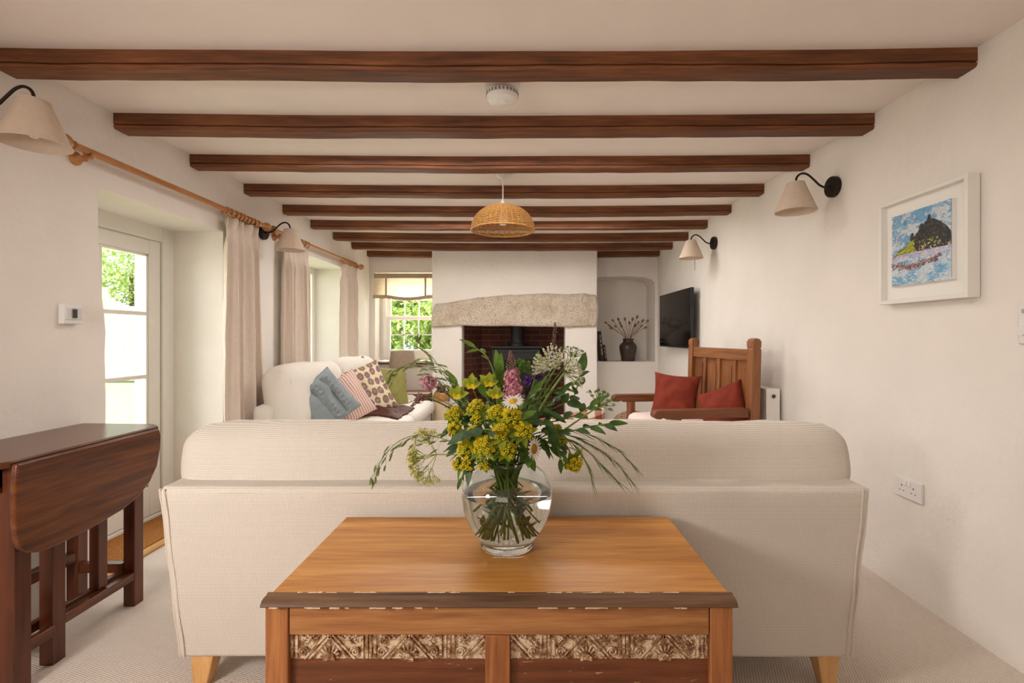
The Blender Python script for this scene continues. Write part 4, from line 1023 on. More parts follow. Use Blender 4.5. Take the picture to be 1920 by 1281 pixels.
# ------------------------------------------------------------------ cream sofa under the left window
ls = thing('sofa', 'cream linen sofa under the left-hand window, heaped with cushions', 'sofa', (-1.48, 4.45, 0))
bm = NEW(); rbox(bm, (0.075, 1.06, 0.29), 0.05, 8, Matrix.Translation(V((-1.855, 4.45, 0.41)))); part('back_frame', bm, SOFA2, ls, ang=80)
for ya, yb_, h_ in ((3.46, 4.44, 0.0), (4.46, 5.44, 0.0)):
    bm = NEW(); M = Matrix.Translation(V((-1.775, (ya + yb_) / 2, 0.715))) @ Matrix.Rotation(math.radians(-9), 4, 'Y')
    rbox(bm, (0.14, (yb_ - ya) / 2, 0.245), 0.115, 14, M, 0.06, 0.02); cu = part('back_cushion', bm, SOFA2, ls, ang=80)
    pts = [M @ V((0.075 + 0.0 * a, 0, 0)) + V((0.01, -(yb_ - ya) / 2 + 0.035, 0)) for a in range(2)]
    bm = tube(NEW(), [M @ V((0.102 + 0.006 * math.sin(q), -(yb_ - ya) / 2 + 0.030 + 0.004 * math.sin(q * 2), -0.16 + 0.034 * q)) for q in range(10)], 0.004, 6); part('piping', bm, SOFA2, cu)
for y in (3.40, 5.50):
    bm = NEW(); rbox(bm, (0.32, 0.075, 0.20), 0.07, 8, Matrix.Translation(V((-1.55, y, 0.315)))); part('arm', bm, SOFA2, ls, ang=80)
for ya, yb_ in ((3.48, 4.445), (4.455, 5.42)):
    bm = NEW(); rbox(bm, (0.36, (yb_ - ya) / 2, 0.075), 0.06, 10, Matrix.Translation(V((-1.37, (ya + yb_) / 2, 0.395))), 0.05); part('seat_cushion', bm, SOFA2, ls, ang=80)
part('seat_frame', B(-1.78, -1.06, 3.42, 5.48, 0.14, 0.33), SOFA2, ls, bev=0.02)
for x in (-1.82, -1.12):
    for y in (3.44, 5.44): part('leg', lathe(NEW(), [(0, 0), (0.016, 0), (0.026, 0.14), (0, 0.14)], 14, loc=(x, y, 0)), BEECH, ls)
G_ = 'cushions on the cream sofa'
bl = thing('ruffled_cushion', 'blue grey velvet cushion with ruffled strips, nearest on the cream sofa', 'cushion', (-1.47, 3.86, 0.47), group=G_)
Mb = orient(at(611, 752, 3.80), (0.72, -0.62, 0.42), roll=0.55)
part('cushion_body', cushion(NEW(), 0.42, 0.42, 0.17, Mb, 0.08, 26, 6), BLUE, bl, ang=70)
for off in (0.045, -0.075):
    bm = NEW(); rows = []
    for q in range(91):
        s_ = -0.165 + 0.33 * q / 90; bs_ = 0.085 * max(0.02, (1 - (s_ / .21) ** 2)) ** 0.42 * (1 - (off / .21) ** 2) ** .42
        row = []
        for m_ in range(6):
            r_ = m_ / 5; rip = r_ * (0.010 * math.sin(q * .62) + 0.006 * math.sin(q * 1.31 + 1))
            row.append(bm.verts.new(Mb @ V((off + 0.055 * r_ + rip * .7, s_ + r_ * 0.008 * math.cos(q * .62), bs_ + 0.004 + 0.020 * math.sin(PI * r_ * .8) + rip * .8))))
        rows.append(row)
    for a, b in zip(rows, rows[1:]):
        for m_ in range(5): bm.faces.new((a[m_], a[m_ + 1], b[m_ + 1], b[m_]))
    part('ruffle', bm, BLUED, bl, ang=80)
scatter_cushion('striped_cushion', 'dusty pink pinstriped cushion between the blue and flowered ones', 'cushion', STRIPE, at(646, 752, 4.08), (0.70, -0.66, 0.32), 0.44, 0.42, 0.16, roll=0.42, seed=3, group=G_)
scatter_cushion('floral_cushion', 'cream cushion block-printed with mauve and olive flowers', 'cushion', FLORAL, at(683, 735, 4.45), (0.62, -0.72, 0.36), 0.50, 0.50, 0.16, roll=0.30, seed=8, group=G_)
scatter_cushion('olive_cushion', 'olive green cushion leaning at the far right end of the cream sofa', 'cushion', OLIVE, at(728, 727, 5.02), (0.70, -0.62, 0.35), 0.46, 0.44, 0.15, roll=-0.12, seed=9, group=G_)
scatter_cushion('olive_cushion', 'olive cushion whose tip sticks up behind the flowered cushion', 'cushion', OLIVE, at(672, 712, 4.98), (0.86, -0.40, 0.32), 0.42, 0.42, 0.12, roll=0.25, seed=10, group=G_)
scatter_cushion('grey_cushion', 'grey cushion showing a dark corner behind the pinstriped cushion', 'cushion', GREYC, at(632, 738, 4.40), (0.82, -0.46, 0.32), 0.42, 0.42, 0.12, roll=0.2, seed=13, group=G_)
bm = NEW(); nx, ny = 36, 20; G = {}
for i in range(nx + 1):
    for j in range(ny + 1):
        u, v = i / nx, j / ny; p = V((-1.50 + 0.42 * u, 4.18 + 0.62 * v + 0.1 * math.sin(u * 4), 0.484))
        ed = min(u, 1 - u, v, 1 - v); p.z += 0.055 * (0.5 + noise.noise(V((u * 4, v * 3, 2)))) * min(1, ed * 5) * (1.6 - 1.1 * u) + 0.008 * noise.noise(V((u * 20, v * 14, 4)))
        p.x += 0.02 * noise.noise(V((u * 3, v * 9, 1))); G[i, j] = bm.verts.new(p)
for i in range(nx):
    for j in range(ny): bm.faces.new((G[i, j], G[i + 1, j], G[i + 1, j + 1], G[i, j + 1]))
bw = NEW()
o = solo('fur_throw', bm, FUR, 'dark brown fur throw crumpled on the cream sofa seat', 'throw', ang=80)
s_ = o.modifiers.new('thick', 'SOLIDIFY'); s_.thickness = 0.012; s_.offset = 1

# ------------------------------------------------------------------ side table, lamp, jar, pouffe
stb = thing('side_table', 'small wooden side table in the far left corner, under the turned lamp', 'side table', (-1.40, 5.90, 0))
part('tabletop', B(-1.66, -1.14, 5.72, 6.12, 0.478, 0.502), LAMPW, stb, bev=0.005)
part('apron', B(-1.64, -1.16, 5.74, 6.10, 0.40, 0.478), LAMPW, stb, bev=0.003)
for x in (-1.63, -1.17):
    for y in (5.75, 6.09): part('leg', B(x - 0.02, x + 0.02, y - 0.02, y + 0.02, 0, 0.40), LAMPW, stb, bev=0.003)
c = V((-1.505, 5.93, 0.502))
tl = thing('table_lamp', 'table lamp with stacked wooden balls and a taupe shade', 'table lamp', c)
pr = [(0, 0), (0.042, 0), (0.046, 0.006), (0.047, 0.04), (0.047, 0.06), (0.04, 0.078), (0.026, 0.086)]
pr += [(0.026 + 0.019 * math.sin(PI * q / 10), 0.086 + 0.084 * q / 10) for q in range(1, 10)] + [(0.024, 0.172)]
pr += [(0.022 + 0.017 * math.sin(PI * q / 10), 0.174 + 0.070 * q / 10) for q in range(1, 10)] + [(0.016, 0.246), (0.02, 0.255), (0.02, 0.27), (0.012, 0.278), (0, 0.278)]
part('lamp_base', lathe(NEW(), pr, 28, loc=c), LAMPW, tl)
part('bulb_holder', lathe(NEW(), [(0, 0.278), (0.014, 0.278), (0.014, 0.33), (0, 0.33)], 16, loc=c), BRASS, tl)
part('bulb', lathe(NEW(), [(0, 0.33), (0.014, 0.335), (0.03, 0.37), (0.028, 0.40), (0, 0.42)], 16, loc=c), BULB, tl)
sh = part('lamp_shade', lathe(NEW(), [(0.138, 0.497), (0.163, 0.292), (0.160, 0.292), (0.135, 0.497)], 44, loc=c, close=True), SHADET, tl, ang=60)
bm = NEW()
for q in range(3):
    a = 2 * PI * q / 3; tube(bm, [c + V((0, 0, 0.325)), c + V((0.10 * math.cos(a), 0.10 * math.sin(a), 0.42)), c + V((0.136 * math.cos(a), 0.136 * math.sin(a), 0.49))], 0.002, 5)
part('shade_carrier', bm, BRASS, sh)
c = V((-0.945, 5.45, 0))
jr = thing('stoneware_jar', 'tall cream stoneware jar with a brown glazed shoulder by the fireplace', 'jar', c)
part('jar_body', lathe(NEW(), [(0, 0), (0.088, 0), (0.093, 0.01), (0.093, 0.452)], 40, loc=c), STONEC, jr)
part('glazed_shoulder', lathe(NEW(), [(0.0932, 0.452), (0.0932, 0.50), (0.089, 0.53), (0.072, 0.56), (0.05, 0.575), (0.045, 0.585), (0.052, 0.60), (0.055, 0.62), (0.05, 0.63), (0.038, 0.63), (0.036, 0.58), (0, 0.57)], 40, loc=c), STONEB, jr)
c = V((1.045, 4.72, 0)); bm = NEW(); pr = [(0, 0), (0.17, 0)] + [(0.17 + 0.075 * math.sin(PI * q / 12) ** 0.8 if q < 7 else 0.245 * math.cos(PI / 2 * (q - 6) / 7), 0.44 * q / 12 if q < 7 else 0.22 + 0.235 * math.sin(PI / 2 * (q - 6) / 7)) for q in range(1, 14)]
pr = [(max(0.0, a), b) for a, b in pr]; pr[-1] = (0, pr[-1][1])
lathe(bm, pr, 48, loc=c); solo('woven_pouffe', bm, JUTE, 'speckled brown woven pouffe behind the wooden armchair', 'pouffe', ang=80)

# ------------------------------------------------------------------ stove
sv = thing('wood_stove', 'black wood-burning stove inside the brick fireplace', 'stove', (-0.118, 6.10, 0.05))
part('stove_body', B(-0.42, 0.19, 5.98, 6.32, 0.16, 1.03), BLACK, sv, bev=0.012)
part('top_plate', B(-0.44, 0.21, 5.96, 6.34, 1.03, 1.06), BLACK, sv, bev=0.006)
dr_ = part('stove_door', B(-0.37, 0.14, 5.955, 5.98, 0.32, 0.98), BLACK, sv, bev=0.008)
part('door_glass', B(-0.31, 0.08, 5.950, 5.957, 0.40, 0.90), STOVEGLASS, dr_, bev=0.002)
part('door_handle', tube(NEW(), [(0.115, 5.95, 0.55), (0.115, 5.92, 0.56), (0.115, 5.92, 0.70), (0.115, 5.95, 0.71)], 0.008), CHROME, dr_)
part('flue_pipe', lathe(NEW(), [(0, 1.06), (0.10, 1.06), (0.10, 1.09), (0.083, 1.10), (0.083, 1.5), (0, 1.5)], 32, loc=(-0.10, 6.15, 0)), BLACK, sv)
for x in (-0.38, 0.15):
    for y in (6.02, 6.28): part('leg', B(x - 0.025, x + 0.025, y - 0.025, y + 0.025, 0.05, 0.16), BLACK, sv, bev=0.004)

# ------------------------------------------------------------------ alcove: pot, dried poppies, books
c = V((1.385, 6.52, 0.848))
bm = lathe(NEW(), [(0, 0), (0.088, 0), (0.092, 0.008), (0.098, 0.06), (0.110, 0.12), (0.119, 0.175), (0.116, 0.205), (0.098, 0.235), (0.076, 0.252), (0.068, 0.265), (0.068, 0.285), (0.075, 0.30), (0.073, 0.304), (0.064, 0.30), (0.060, 0.27), (0.09, 0.22), (0.10, 0.17), (0.07, 0.02), (0, 0.015)], 44, loc=c)
solo('pot', bm, VASED, 'dark glazed pot with a narrow neck on the alcove shelf', 'pot')
heads = [(1137, 606), (1143, 611), (1150, 602), (1155, 613), (1163, 607), (1166, 613), (1172, 600), (1180, 607), (1186, 600), (1194, 596), (1196, 606), (1204, 603), (1202, 612), (1213, 603), (1209, 615), (1160, 600), (1147, 616), (1190, 612)]
rs = random.Random(3)
DL = 'dried poppy stem with a round seed head standing in the alcove pot'
for i, (px, py) in enumerate(heads):
    hd = at(px, py, 6.50 + rs.uniform(-0.06, 0.08)); an = rs.uniform(0, 6.28)
    rim = c + V((0.045 * (hd.x - c.x) / 0.3, 0.03 * math.sin(an), 0.30)); ft = c + V((-0.03 * (hd.x - c.x) / 0.3, 0, 0.06))
    lab = {0: 'dried poppy head leaning farthest left out of the alcove pot', 13: 'dried poppy head leaning farthest right out of the alcove pot', 9: 'tallest dried poppy head, right of the middle of the alcove pot'}.get(i, DL)
    d = thing('dried_poppy', lab, 'dried flower', ft, group='dried poppy heads in the alcove pot')
    pts = smooth_path([ft, rim, rim.lerp(hd, 0.55) + V((0, 0, 0.012)), hd], 5)
    part('stem', tube(NEW(), pts, 0.0028, 6), DRY, d)
    dv = (pts[-1] - pts[-4]).normalized(); M = Matrix.Translation(hd) @ dv.to_track_quat('Z', 'Y').to_matrix().to_4x4(); q = rs.uniform(0.8, 1.1)
    bm = lathe(NEW(), [(0, -0.012 * q), (0.006, -0.012), (0.013 * q, -0.004), (0.016 * q, 0.008), (0.013 * q, 0.020 * q), (0.008, 0.024 * q), (0.016 * q, 0.027 * q), (0.015 * q, 0.031 * q), (0, 0.033 * q)], 12, M=M)
    part('seed_head', bm, DRY, d)
def book(label, c, h_, d_, th_, tilt):
    M = Matrix.Translation(V(c)) @ Matrix.Rotation(tilt, 4, 'Y')
    b = thing('book', label, 'book', c, group='books leaning in the alcove')
    bm = NEW(); box(bm, 0, 0.004, 0, d_, 0, h_, M); box(bm, th_ - 0.004, th_, 0, d_, 0, h_, M); box(bm, 0, th_, -0.004, 0.001, 0, h_, M)
    cvr = part('cover', bm, BOOKD, b, bev=0.001); part('pages', box(NEW(), 0.004, th_ - 0.004, 0.002, d_ - 0.006, 0.004, h_ - 0.004, M), PAGES, b)
    bm = NEW(); r_ = random.Random(int(h_ * 1000))
    z = h_ * 0.2
    while z < h_ * 0.86:
        q = r_.uniform(0.006, 0.016); box(bm, th_ * 0.3, th_ * 0.72, -0.0052, -0.0042, z, z + q, M); z += q + r_.choice((0.004, 0.006, 0.02))
    part('spine_print', bm, GOLD, cvr)
book('taller dark book leaning left on the alcove shelf', (1.008, 6.42, 0.851), 0.40, 0.26, 0.042, -0.11)
book('shorter dark book propped on the taller one in the alcove', (1.057, 6.42, 0.851), 0.215, 0.17, 0.030, -0.13)

# ------------------------------------------------------------------ glass vase and bouquet on the chest
VC = V((-0.0487, 1.30, 0.6172)); VZ = VC.z
vs_ = thing('glass_vase', 'round clear glass vase of water holding the flowers on the oak chest', 'vase', VC)
outer = [(0.064, 0.0), (0.070, 0.002), (0.071, 0.009), (0.069, 0.014), (0.074, 0.022), (0.090, 0.042), (0.106, 0.070), (0.1175, 0.105), (0.1215, 0.135), (0.1205, 0.155), (0.114, 0.176), (0.100, 0.196), (0.082, 0.211), (0.069, 0.220), (0.0645, 0.226), (0.0665, 0.232), (0.068, 0.235)]
inner = [(0.066, 0.236), (0.0635, 0.233), (0.0615, 0.226), (0.066, 0.219), (0.079, 0.209), (0.0965, 0.194), (0.110, 0.175), (0.117, 0.155), (0.118, 0.135), (0.1140, 0.105), (0.1025, 0.071), (0.086, 0.043), (0.066, 0.021), (0.04, 0.014), (0, 0.013)]
part('vase_glass', lathe(NEW(), [(0, 0.004)] + outer + inner, 72, loc=VC), VGLASS, vs_, ang=80)
wi = [(0, 0.0125), (0.04, 0.0135), (0.0663, 0.0205), (0.0864, 0.0427), (0.1029, 0.0708), (0.1144, 0.105), (0.1184, 0.135), (0.1178, 0.147), (0.1165, 0.1475), (0, 0.1475)]
part('water', lathe(NEW(), wi, 72, loc=VC), WATER, vs_, ang=50)
rs = random.Random(21)
NST = [0]
GB = 'wildflower stems in the glass vase'
def flower(name, label, cat, tip, mat=None, r=0.0021, lift=0.5, sag=0.0, foot=None, mid=None, group=GB):
    """an individual cut stem: foot in the water, through the neck, out to its tip"""
    NST[0] += 1; k = NST[0]; tip = V(tip)
    dx, dy = tip.x - VC.x, tip.y - VC.y; L_ = math.hypot(dx, dy) + 1e-5
    rim = V((VC.x + 0.042 * dx / max(L_, .12) + rs.uniform(-.008, .008), VC.y + 0.042 * dy / max(L_, .12) + rs.uniform(-.012, .012), VZ + 0.230))
    ang = k * 2.4
    ft = V((VC.x - 0.045 * dx / max(L_, .1) * 0.8 + 0.03 * math.cos(ang), VC.y - 0.02 * dy / max(L_, .1) + 0.04 * math.sin(ang), VZ + 0.030 + 0.115 * rs.random() ** 0.8))
    o = thing(name, label, cat, ft, group=group)
    up = max(0.03, tip.z - rim.z)
    d0 = (rim - ft).normalized()
    p1 = rim + V((d0.x * 0.3, d0.y * 0.3, 1)).normalized() * (lift * max(0.08, (tip - rim).length * 0.6))
    p2 = tip - (tip - p1) * 0.35 + V((0, 0, sag)); 
    if mid: p1 = V(mid); p2 = V(mid).lerp(tip, 0.5) + V((0, 0, sag))
    pts = [ft, ft.lerp(rim, 0.5) + V((rs.uniform(-.004, .004), rs.uniform(-.004, .004), 0))] + bez(rim, p1, p2, tip, 16)
    n = len(pts); part('stem', tube(NEW(), pts, [r * (1.15 - 0.45 * i / n) for i in range(n)], 6), mat or STEMG, o)
    o_pts = pts
    return o, o_pts
def stem_leaves(o, pts, n, L_, W_, mat, t0=0.35, t1=0.95, spread=0.9, below=0, bend=0.3, name='leaves', clamp=True):
    bm = NEW(); N = len(pts)
    for k in range(n):
        t = t0 + (t1 - t0) * k / max(1, n - 1); i = min(N - 2, int(t * (N - 1))); p = pts[i].lerp(pts[i + 1], t * (N - 1) - i)
        d = (pts[i + 1] - pts[i]).normalized(); x, y = frame_of(d); a = k * 2.4 + rs.uniform(-.4, .4)
        s = rs.uniform(0.75, 1.15)
        dv = (x * math.cos(a) + y * math.sin(a)) * spread + d * 0.8
        leaf(bm, p, dv, L_ * s, W_ * s, V((0, 0, 1)), bend, 0.22)
    for k in range(below):
        p = pts[0].lerp(pts[1], 0.3 + 1.2 * k / max(1, below)); a = k * 2.1 + NST[0]
        q = V((math.cos(a), math.sin(a), 0.9))
        if (V((p.x, p.y, 0)) - V((VC.x, VC.y, 0))).length < 0.055: leaf(bm, p, q, min(L_, .038), min(W_, .011), V((0, 0, 1)), 0.2, 0.2, 4)
    return part(name, bm, mat, o)

def spurge(px, py, Y, R, label, n=13, face=(0, -0.8, 0.6), lift=0.55, mid=None, lf=5):
    R *= 0.78; tip = at(px, py, Y); o, pts = flower('spurge', label, 'flower', tip, STEMG, 0.0022, lift, mid=mid)
    f = V(face).normalized(); x, y = frame_of(f)
    bm = NEW(); bb = NEW(); bst = NEW()
    for q in range(n):
        rr = R * math.sqrt((q + .5) / n); a = q * 2.4
        p = tip + x * (rr * math.cos(a)) + y * (rr * math.sin(a)) + f * (R * 0.75 * (1 - (rr / R) ** 2) + rs.uniform(-.003, .004))
        nn = (f + (x * math.cos(a) + y * math.sin(a)) * (rr / R) * 0.8 + rv(.25)).normalized(); u, v = frame_of(nn)
        tube(bst, [tip - f * R * .5, p], 0.0009, 4, cap=False)
        b0 = rs.uniform(0, 6.28); br_ = R * rs.uniform(.27, .36)
        for s in (0, PI):
            c_ = p + (u * math.cos(b0 + s) + v * math.sin(b0 + s)) * br_ * 0.75
            petal_disc(bb if (q % 5) in (0, 2) else bm, c_ - nn * 0.001, (nn - (u * math.cos(b0 + s) + v * math.sin(b0 + s)) * 0.45), br_ * .95, 0.28)
        for s in range(4):
            a2 = b0 + PI / 4 + s * PI / 2; c_ = p + (u * math.cos(a2) + v * math.sin(a2)) * 0.0033 + nn * 0.0035
            ball(bm, c_, rs.uniform(.0023, .0034), 1, (1, 1, .8))
    part('flower_head', bm, YELL, o, ang=70); part('bracts', bb, LIME, o, ang=70); part('flower_stalks', bst, STEMG, o)
    bm = NEW()
    for q in range(9):
        a = q * 2 * PI / 9 + rs.uniform(-.2, .2); dv = (x * math.cos(a) + y * math.sin(a)) * 1.0 + f * rs.uniform(-.1, .35)
        leaf(bm, tip - f * R * 0.55, dv, R * rs.uniform(1.4, 2.1), R * rs.uniform(.75, 1.1), f, 0.15, 0.2)
    part('collar_leaves', bm, LIME if rs.random() < .5 else LEAF, o)
    if lf: stem_leaves(o, pts, lf, 0.05, 0.017, LEAF if rs.random() < .6 else LEAFB, 0.3, 0.9, below=2)
    return o
spurge(852, 778, 1.22, .024, 'yellow spurge head on the left edge of the bouquet, in front of the stoneware jar')
spurge(893, 764, 1.20, .024, 'yellow spurge head just left of the daisy, below the pair of lime flowers', face=(-.2, -.7, .7))
spurge(893, 788, 1.17, .014, 'small yellow spurge tuft between two larger heads, left of the bouquet middle', n=7, lf=3)
spurge(887, 806, 1.15, .012, 'smallest yellow spurge tuft, left of the bouquet middle', n=6, lf=3)
spurge(851, 805, 1.20, .020, 'yellow spurge head low on the left side above the lime floret spray', n=9, face=(-.6, -.6, .5))
spurge(930, 777, 1.17, .026, 'yellow spurge head directly below the open white daisy', face=(-.1, -.7, .7))
spurge(958, 783, 1.15, .028, 'broad yellow spurge head below right of the open daisy', n=16)
spurge(938, 812, 1.12, .024, 'yellow spurge head at the very front centre of the bouquet')
spurge(981, 808, 1.13, .026, 'yellow spurge head right of the bouquet centre, above the side-facing daisy', face=(.3, -.7, .6))
spurge(907, 838, 1.12, .027, 'tall yellow spurge head hanging over the vase shoulder, front left', n=15, face=(-.1, -.9, .4))
spurge(875, 843, 1.16, .028, 'yellow spurge head low left, between vase rim and lime spray', n=14, face=(-.4, -.8, .4))
spurge(860, 870, 1.17, .016, 'lowest yellow spurge tuft on the left, hanging beside the vase', n=8, face=(-.6, -.7, .1), lf=3)
spurge(876, 872, 1.15, .018, 'yellow spurge tuft hanging lowest over the left vase shoulder', n=8, face=(-.2, -.9, .1), lf=3)
spurge(907, 873, 1.14, .013, 'small yellow spurge tuft touching the front of the vase shoulder', n=6, face=(0, -.9, .1), lf=2)
spurge(951, 842, 1.13, .024, 'yellow spurge head just above the vase neck, front middle', n=11)
spurge(1043, 806, 1.30, .020, 'dull yellow spurge head on the right, upper of the three in shade', n=10, face=(.3, -.5, .8))
spurge(1050, 828, 1.28, .022, 'dull yellow spurge head on the right, middle of the three in shade', n=10, face=(.4, -.6, .6))
spurge(1076, 868, 1.26, .028, 'drooping yellow spurge head hanging lowest on the right side', n=18, face=(.35, -.6, -.55), mid=at(1052, 795, 1.28))
def bellstar(px, py, Y, label, R=0.030):
    tip = at(px, py, Y); o, pts = flower('spurge', label, 'flower', tip, LIME, 0.0016, 0.6)
    bm = NEW()
    for q in range(7):
        a = 2 * PI * q / 7 + 0.3; dv = V((math.cos(a), 0.55 * math.sin(a) - .2, 0.55 + 0.25 * math.sin(a * 2)))
        if q == 0: dv = V((0.05, -.2, 1.2))
        leaf(bm, tip, dv, R * rs.uniform(.85, 1.15), R * .72, V((0, -1, .3)), 0.35, 0.3)
    part('bracts', bm, LIME, o); bm = NEW()
    for q in range(6): a = q * 1.05; leaf(bm, tip + V((0, -.004, .002)), V((math.cos(a), -.5, .6 * math.sin(a))), R * .5, R * .42, V((0, -1, .3)), 0.2, 0.3)
    part('flower_head', bm, YELL, o)
    return o
bellstar(884, 723, 1.24, 'lime star-shaped flower, left of the top pair')
bellstar(917, 719, 1.25, 'lime star-shaped flower, right of the top pair')
bellstar(858, 742, 1.22, 'lime star-shaped flower low on the upper left, before the white breast', .028)
bellstar(929, 742, 1.23, 'lime star-shaped flower under the top pair, beside the pink spike', .026)

def daisy(px, py, Y, nrm, R, label, eye, np_=20, er=0.30, droop=0.1):
    tip = at(px, py, Y); o, pts = flower('daisy', label, 'flower', tip, STEMG, 0.0018, 0.6)
    f = V(nrm).normalized(); x, y = frame_of(f); bm = NEW()
    for q in range(np_):
        a = 2 * PI * q / np_ + rs.uniform(-.06, .06); dv = x * math.cos(a) + y * math.sin(a) + f * rs.uniform(-.05, .18)
        leaf(bm, tip + (x * math.cos(a) + y * math.sin(a)) * R * er * .7, dv, R * rs.uniform(.66, .8), R * .20, f, droop, 0.1, 5, 1.0)
    part('petals', bm, WHT, o)
    M = Matrix.Translation(tip) @ f.to_track_quat('Z', 'Y').to_matrix().to_4x4()
    part('eye', lathe(NEW(), [(0, R * .24), (R * er * .55, R * .19), (R * er, R * .06), (R * er * .9, -.002), (0, -.004)], 20, M=M), eye, o)
    stem_leaves(o, pts, 3, 0.04, 0.012, LEAF, 0.3, .7, below=1)
daisy(962, 753, 1.13, (-.15, -.50, .85), 0.030, 'open white daisy with yellow eye under the pink spike', ORNG)
daisy(1001, 842, 1.13, (.80, -.55, .1), 0.028, 'white daisy turned sideways over the right vase shoulder, with a brown eye', BRNEYE, 18, .42, -.1)

def spike(px0, py0, px1, py1, Y, rad, n, fr_, mats, label, name='flower_spike', buds=0.45, stem=None):
    """a tapering raceme from its foot (px0,py0) to its tip (px1,py1)"""
    a, b = at(px0, py0, Y), at(px1, py1, Y); o, pts = flower(name, label, 'flower', a, stem or STEMD, 0.0022, 0.7)
    part('spike_axis', tube(NEW(), [a, a.lerp(b, .5), b], [.002, .0015, .0007], 6), stem or STEMD, o)
    bf, bb = NEW(), NEW(); d = (b - a).normalized(); x, y = frame_of(d)
    for q in range(n):
        t = (q + rs.random()) / n; an = q * 2.4; R = rad * (1 - t) ** 0.75 + 0.0025
        p = a.lerp(b, t); out = x * math.cos(an) + y * math.sin(an)
        if t < buds:
            for z in range(3):
                pp = p + out * R * rs.uniform(.35, 1.0) + rv(.003); nn = (out + d * .3 + rv(.5))
                for w_ in range(5):
                    u_, v_2 = frame_of(nn.normalized()); a2 = w_ * 2 * PI / 5; leaf(bf, pp, u_ * math.cos(a2) + v_2 * math.sin(a2) + nn.normalized() * .4, fr_, fr_ * .7, nn.normalized(), .1, .1, 3)
        else: ball(bb, p + out * R * rs.uniform(.4, 1), fr_ * rs.uniform(.35, .55), 1)
    part('florets', bf, mats[0], o); part('buds', bb, mats[1], o); return o, pts
o, pts = spike(963, 752, 957, 658, 1.20, .027, 150, .0052, (PINK, MAUVE), 'large pink flower spike standing up in the middle of the bouquet', buds=.62)
spike(1035, 690, 1041, 604, 1.34, .011, 90, .004, (PURP, MAUVE), 'slender mauve spike, tallest of the bouquet, in front of the granite lintel', buds=.35)
spike(1013, 712, 1008, 676, 1.33, .013, 26, .008, (PURP, PURP), 'violet salvia spike behind the cream plume', buds=.9, stem=STEMD)
spike(985, 720, 1003, 705, 1.32, .010, 16, .008, (PURP, PURP), 'violet salvia flowers beside the pink spike', buds=.9, stem=STEMD)
def valerian(px, py, Y, R, n, mat, label, fr_=.0045, mid=None):
    tip = at(px, py, Y); o, pts = flower('valerian', label, 'flower', tip, STEMD, 0.0016, 0.5, mid=mid)
    bm = NEW(); bs = NEW()
    for q in range(n):
        v = rv().normalized(); v.z = v.z * .85 + .1; p = tip + v * R * rs.uniform(.55, 1)
        if q % 4 == 0: tube(bs, [tip - V((0, 0, R * .6)), p], .0006, 3, cap=False)
        for w_ in range(5):
            u_, v2 = frame_of(v); a2 = w_ * 2 * PI / 5; leaf(bm, p, u_ * math.cos(a2) + v2 * math.sin(a2) + v * .3, fr_, fr_ * .6, v, .1, .1, 3)
    part('florets', bm, mat, o); part('flower_stalks', bs, STEMD, o); stem_leaves(o, pts, 4, .04, .012, LEAFB, .4, .8); return o
valerian(805, 719, 1.24, .026, 130, PINK, 'pink valerian cluster arching out on the left, before the table lamp', mid=at(880, 760, 1.24))
valerian(826, 731, 1.26, .014, 40, MAUVE, 'faded mauve valerian cluster beside the pink one on the left', mid=at(885, 765, 1.26))
o, pts = spike(792, 742, 771, 763, 1.25, .010, 46, .004, (MAUVE, MAUVE), 'drooping dusky flower tip on the far left, under the pink valerian', buds=.5)

def plume(px, py, Y, w_, h_, n, label, tilt=0.0, fr_=.0036, f=(0, -.6, .7), rows=11):
    tip = at(px, py, Y); o, pts = flower('cream_plume', label, 'flower', tip, STEMG, 0.0026, 0.75)
    bm = NEW(); bs = NEW()
    for q in range(rows):
        a = -1.1 + 2.2 * q / (rows - 1) + tilt; an = rs.uniform(-.5, .5); L_ = h_ * rs.uniform(.75, 1.05)
        b0 = tip + V((math.sin(a) * w_ * .15, 0, 0)); b1 = tip + V((math.sin(a) * w_ * .6, -0.02 * math.cos(an) + .03 * an, L_ * math.cos(a) * .9))
        tube(bs, [b0, b0.lerp(b1, .6) + V((0, 0, .004)), b1], .0008, 4, cap=False)
        for z in range(n // rows):
            t = rs.random() ** .8; p = b0.lerp(b1, t) + rv(.007 * (1.15 - t)); v = rv().normalized()
            for w2 in range(4): u_, v2 = frame_of(v); leaf(bm, p, u_ * math.cos(w2 * 1.57) + v2 * math.sin(w2 * 1.57) + v * .4, fr_, fr_ * .7, v, 0, .1, 2)
    part('florets', bm, CREAMF, o); part('flower_stalks', bs, STEMG, o); stem_leaves(o, pts, 3, .05, .012, LEAF, .4, .7, below=2); return o
plume(1042, 690, 1.26, .105, .072, 620, 'feathery cream plume at the upper right, pointing left', tilt=-.75, rows=13)
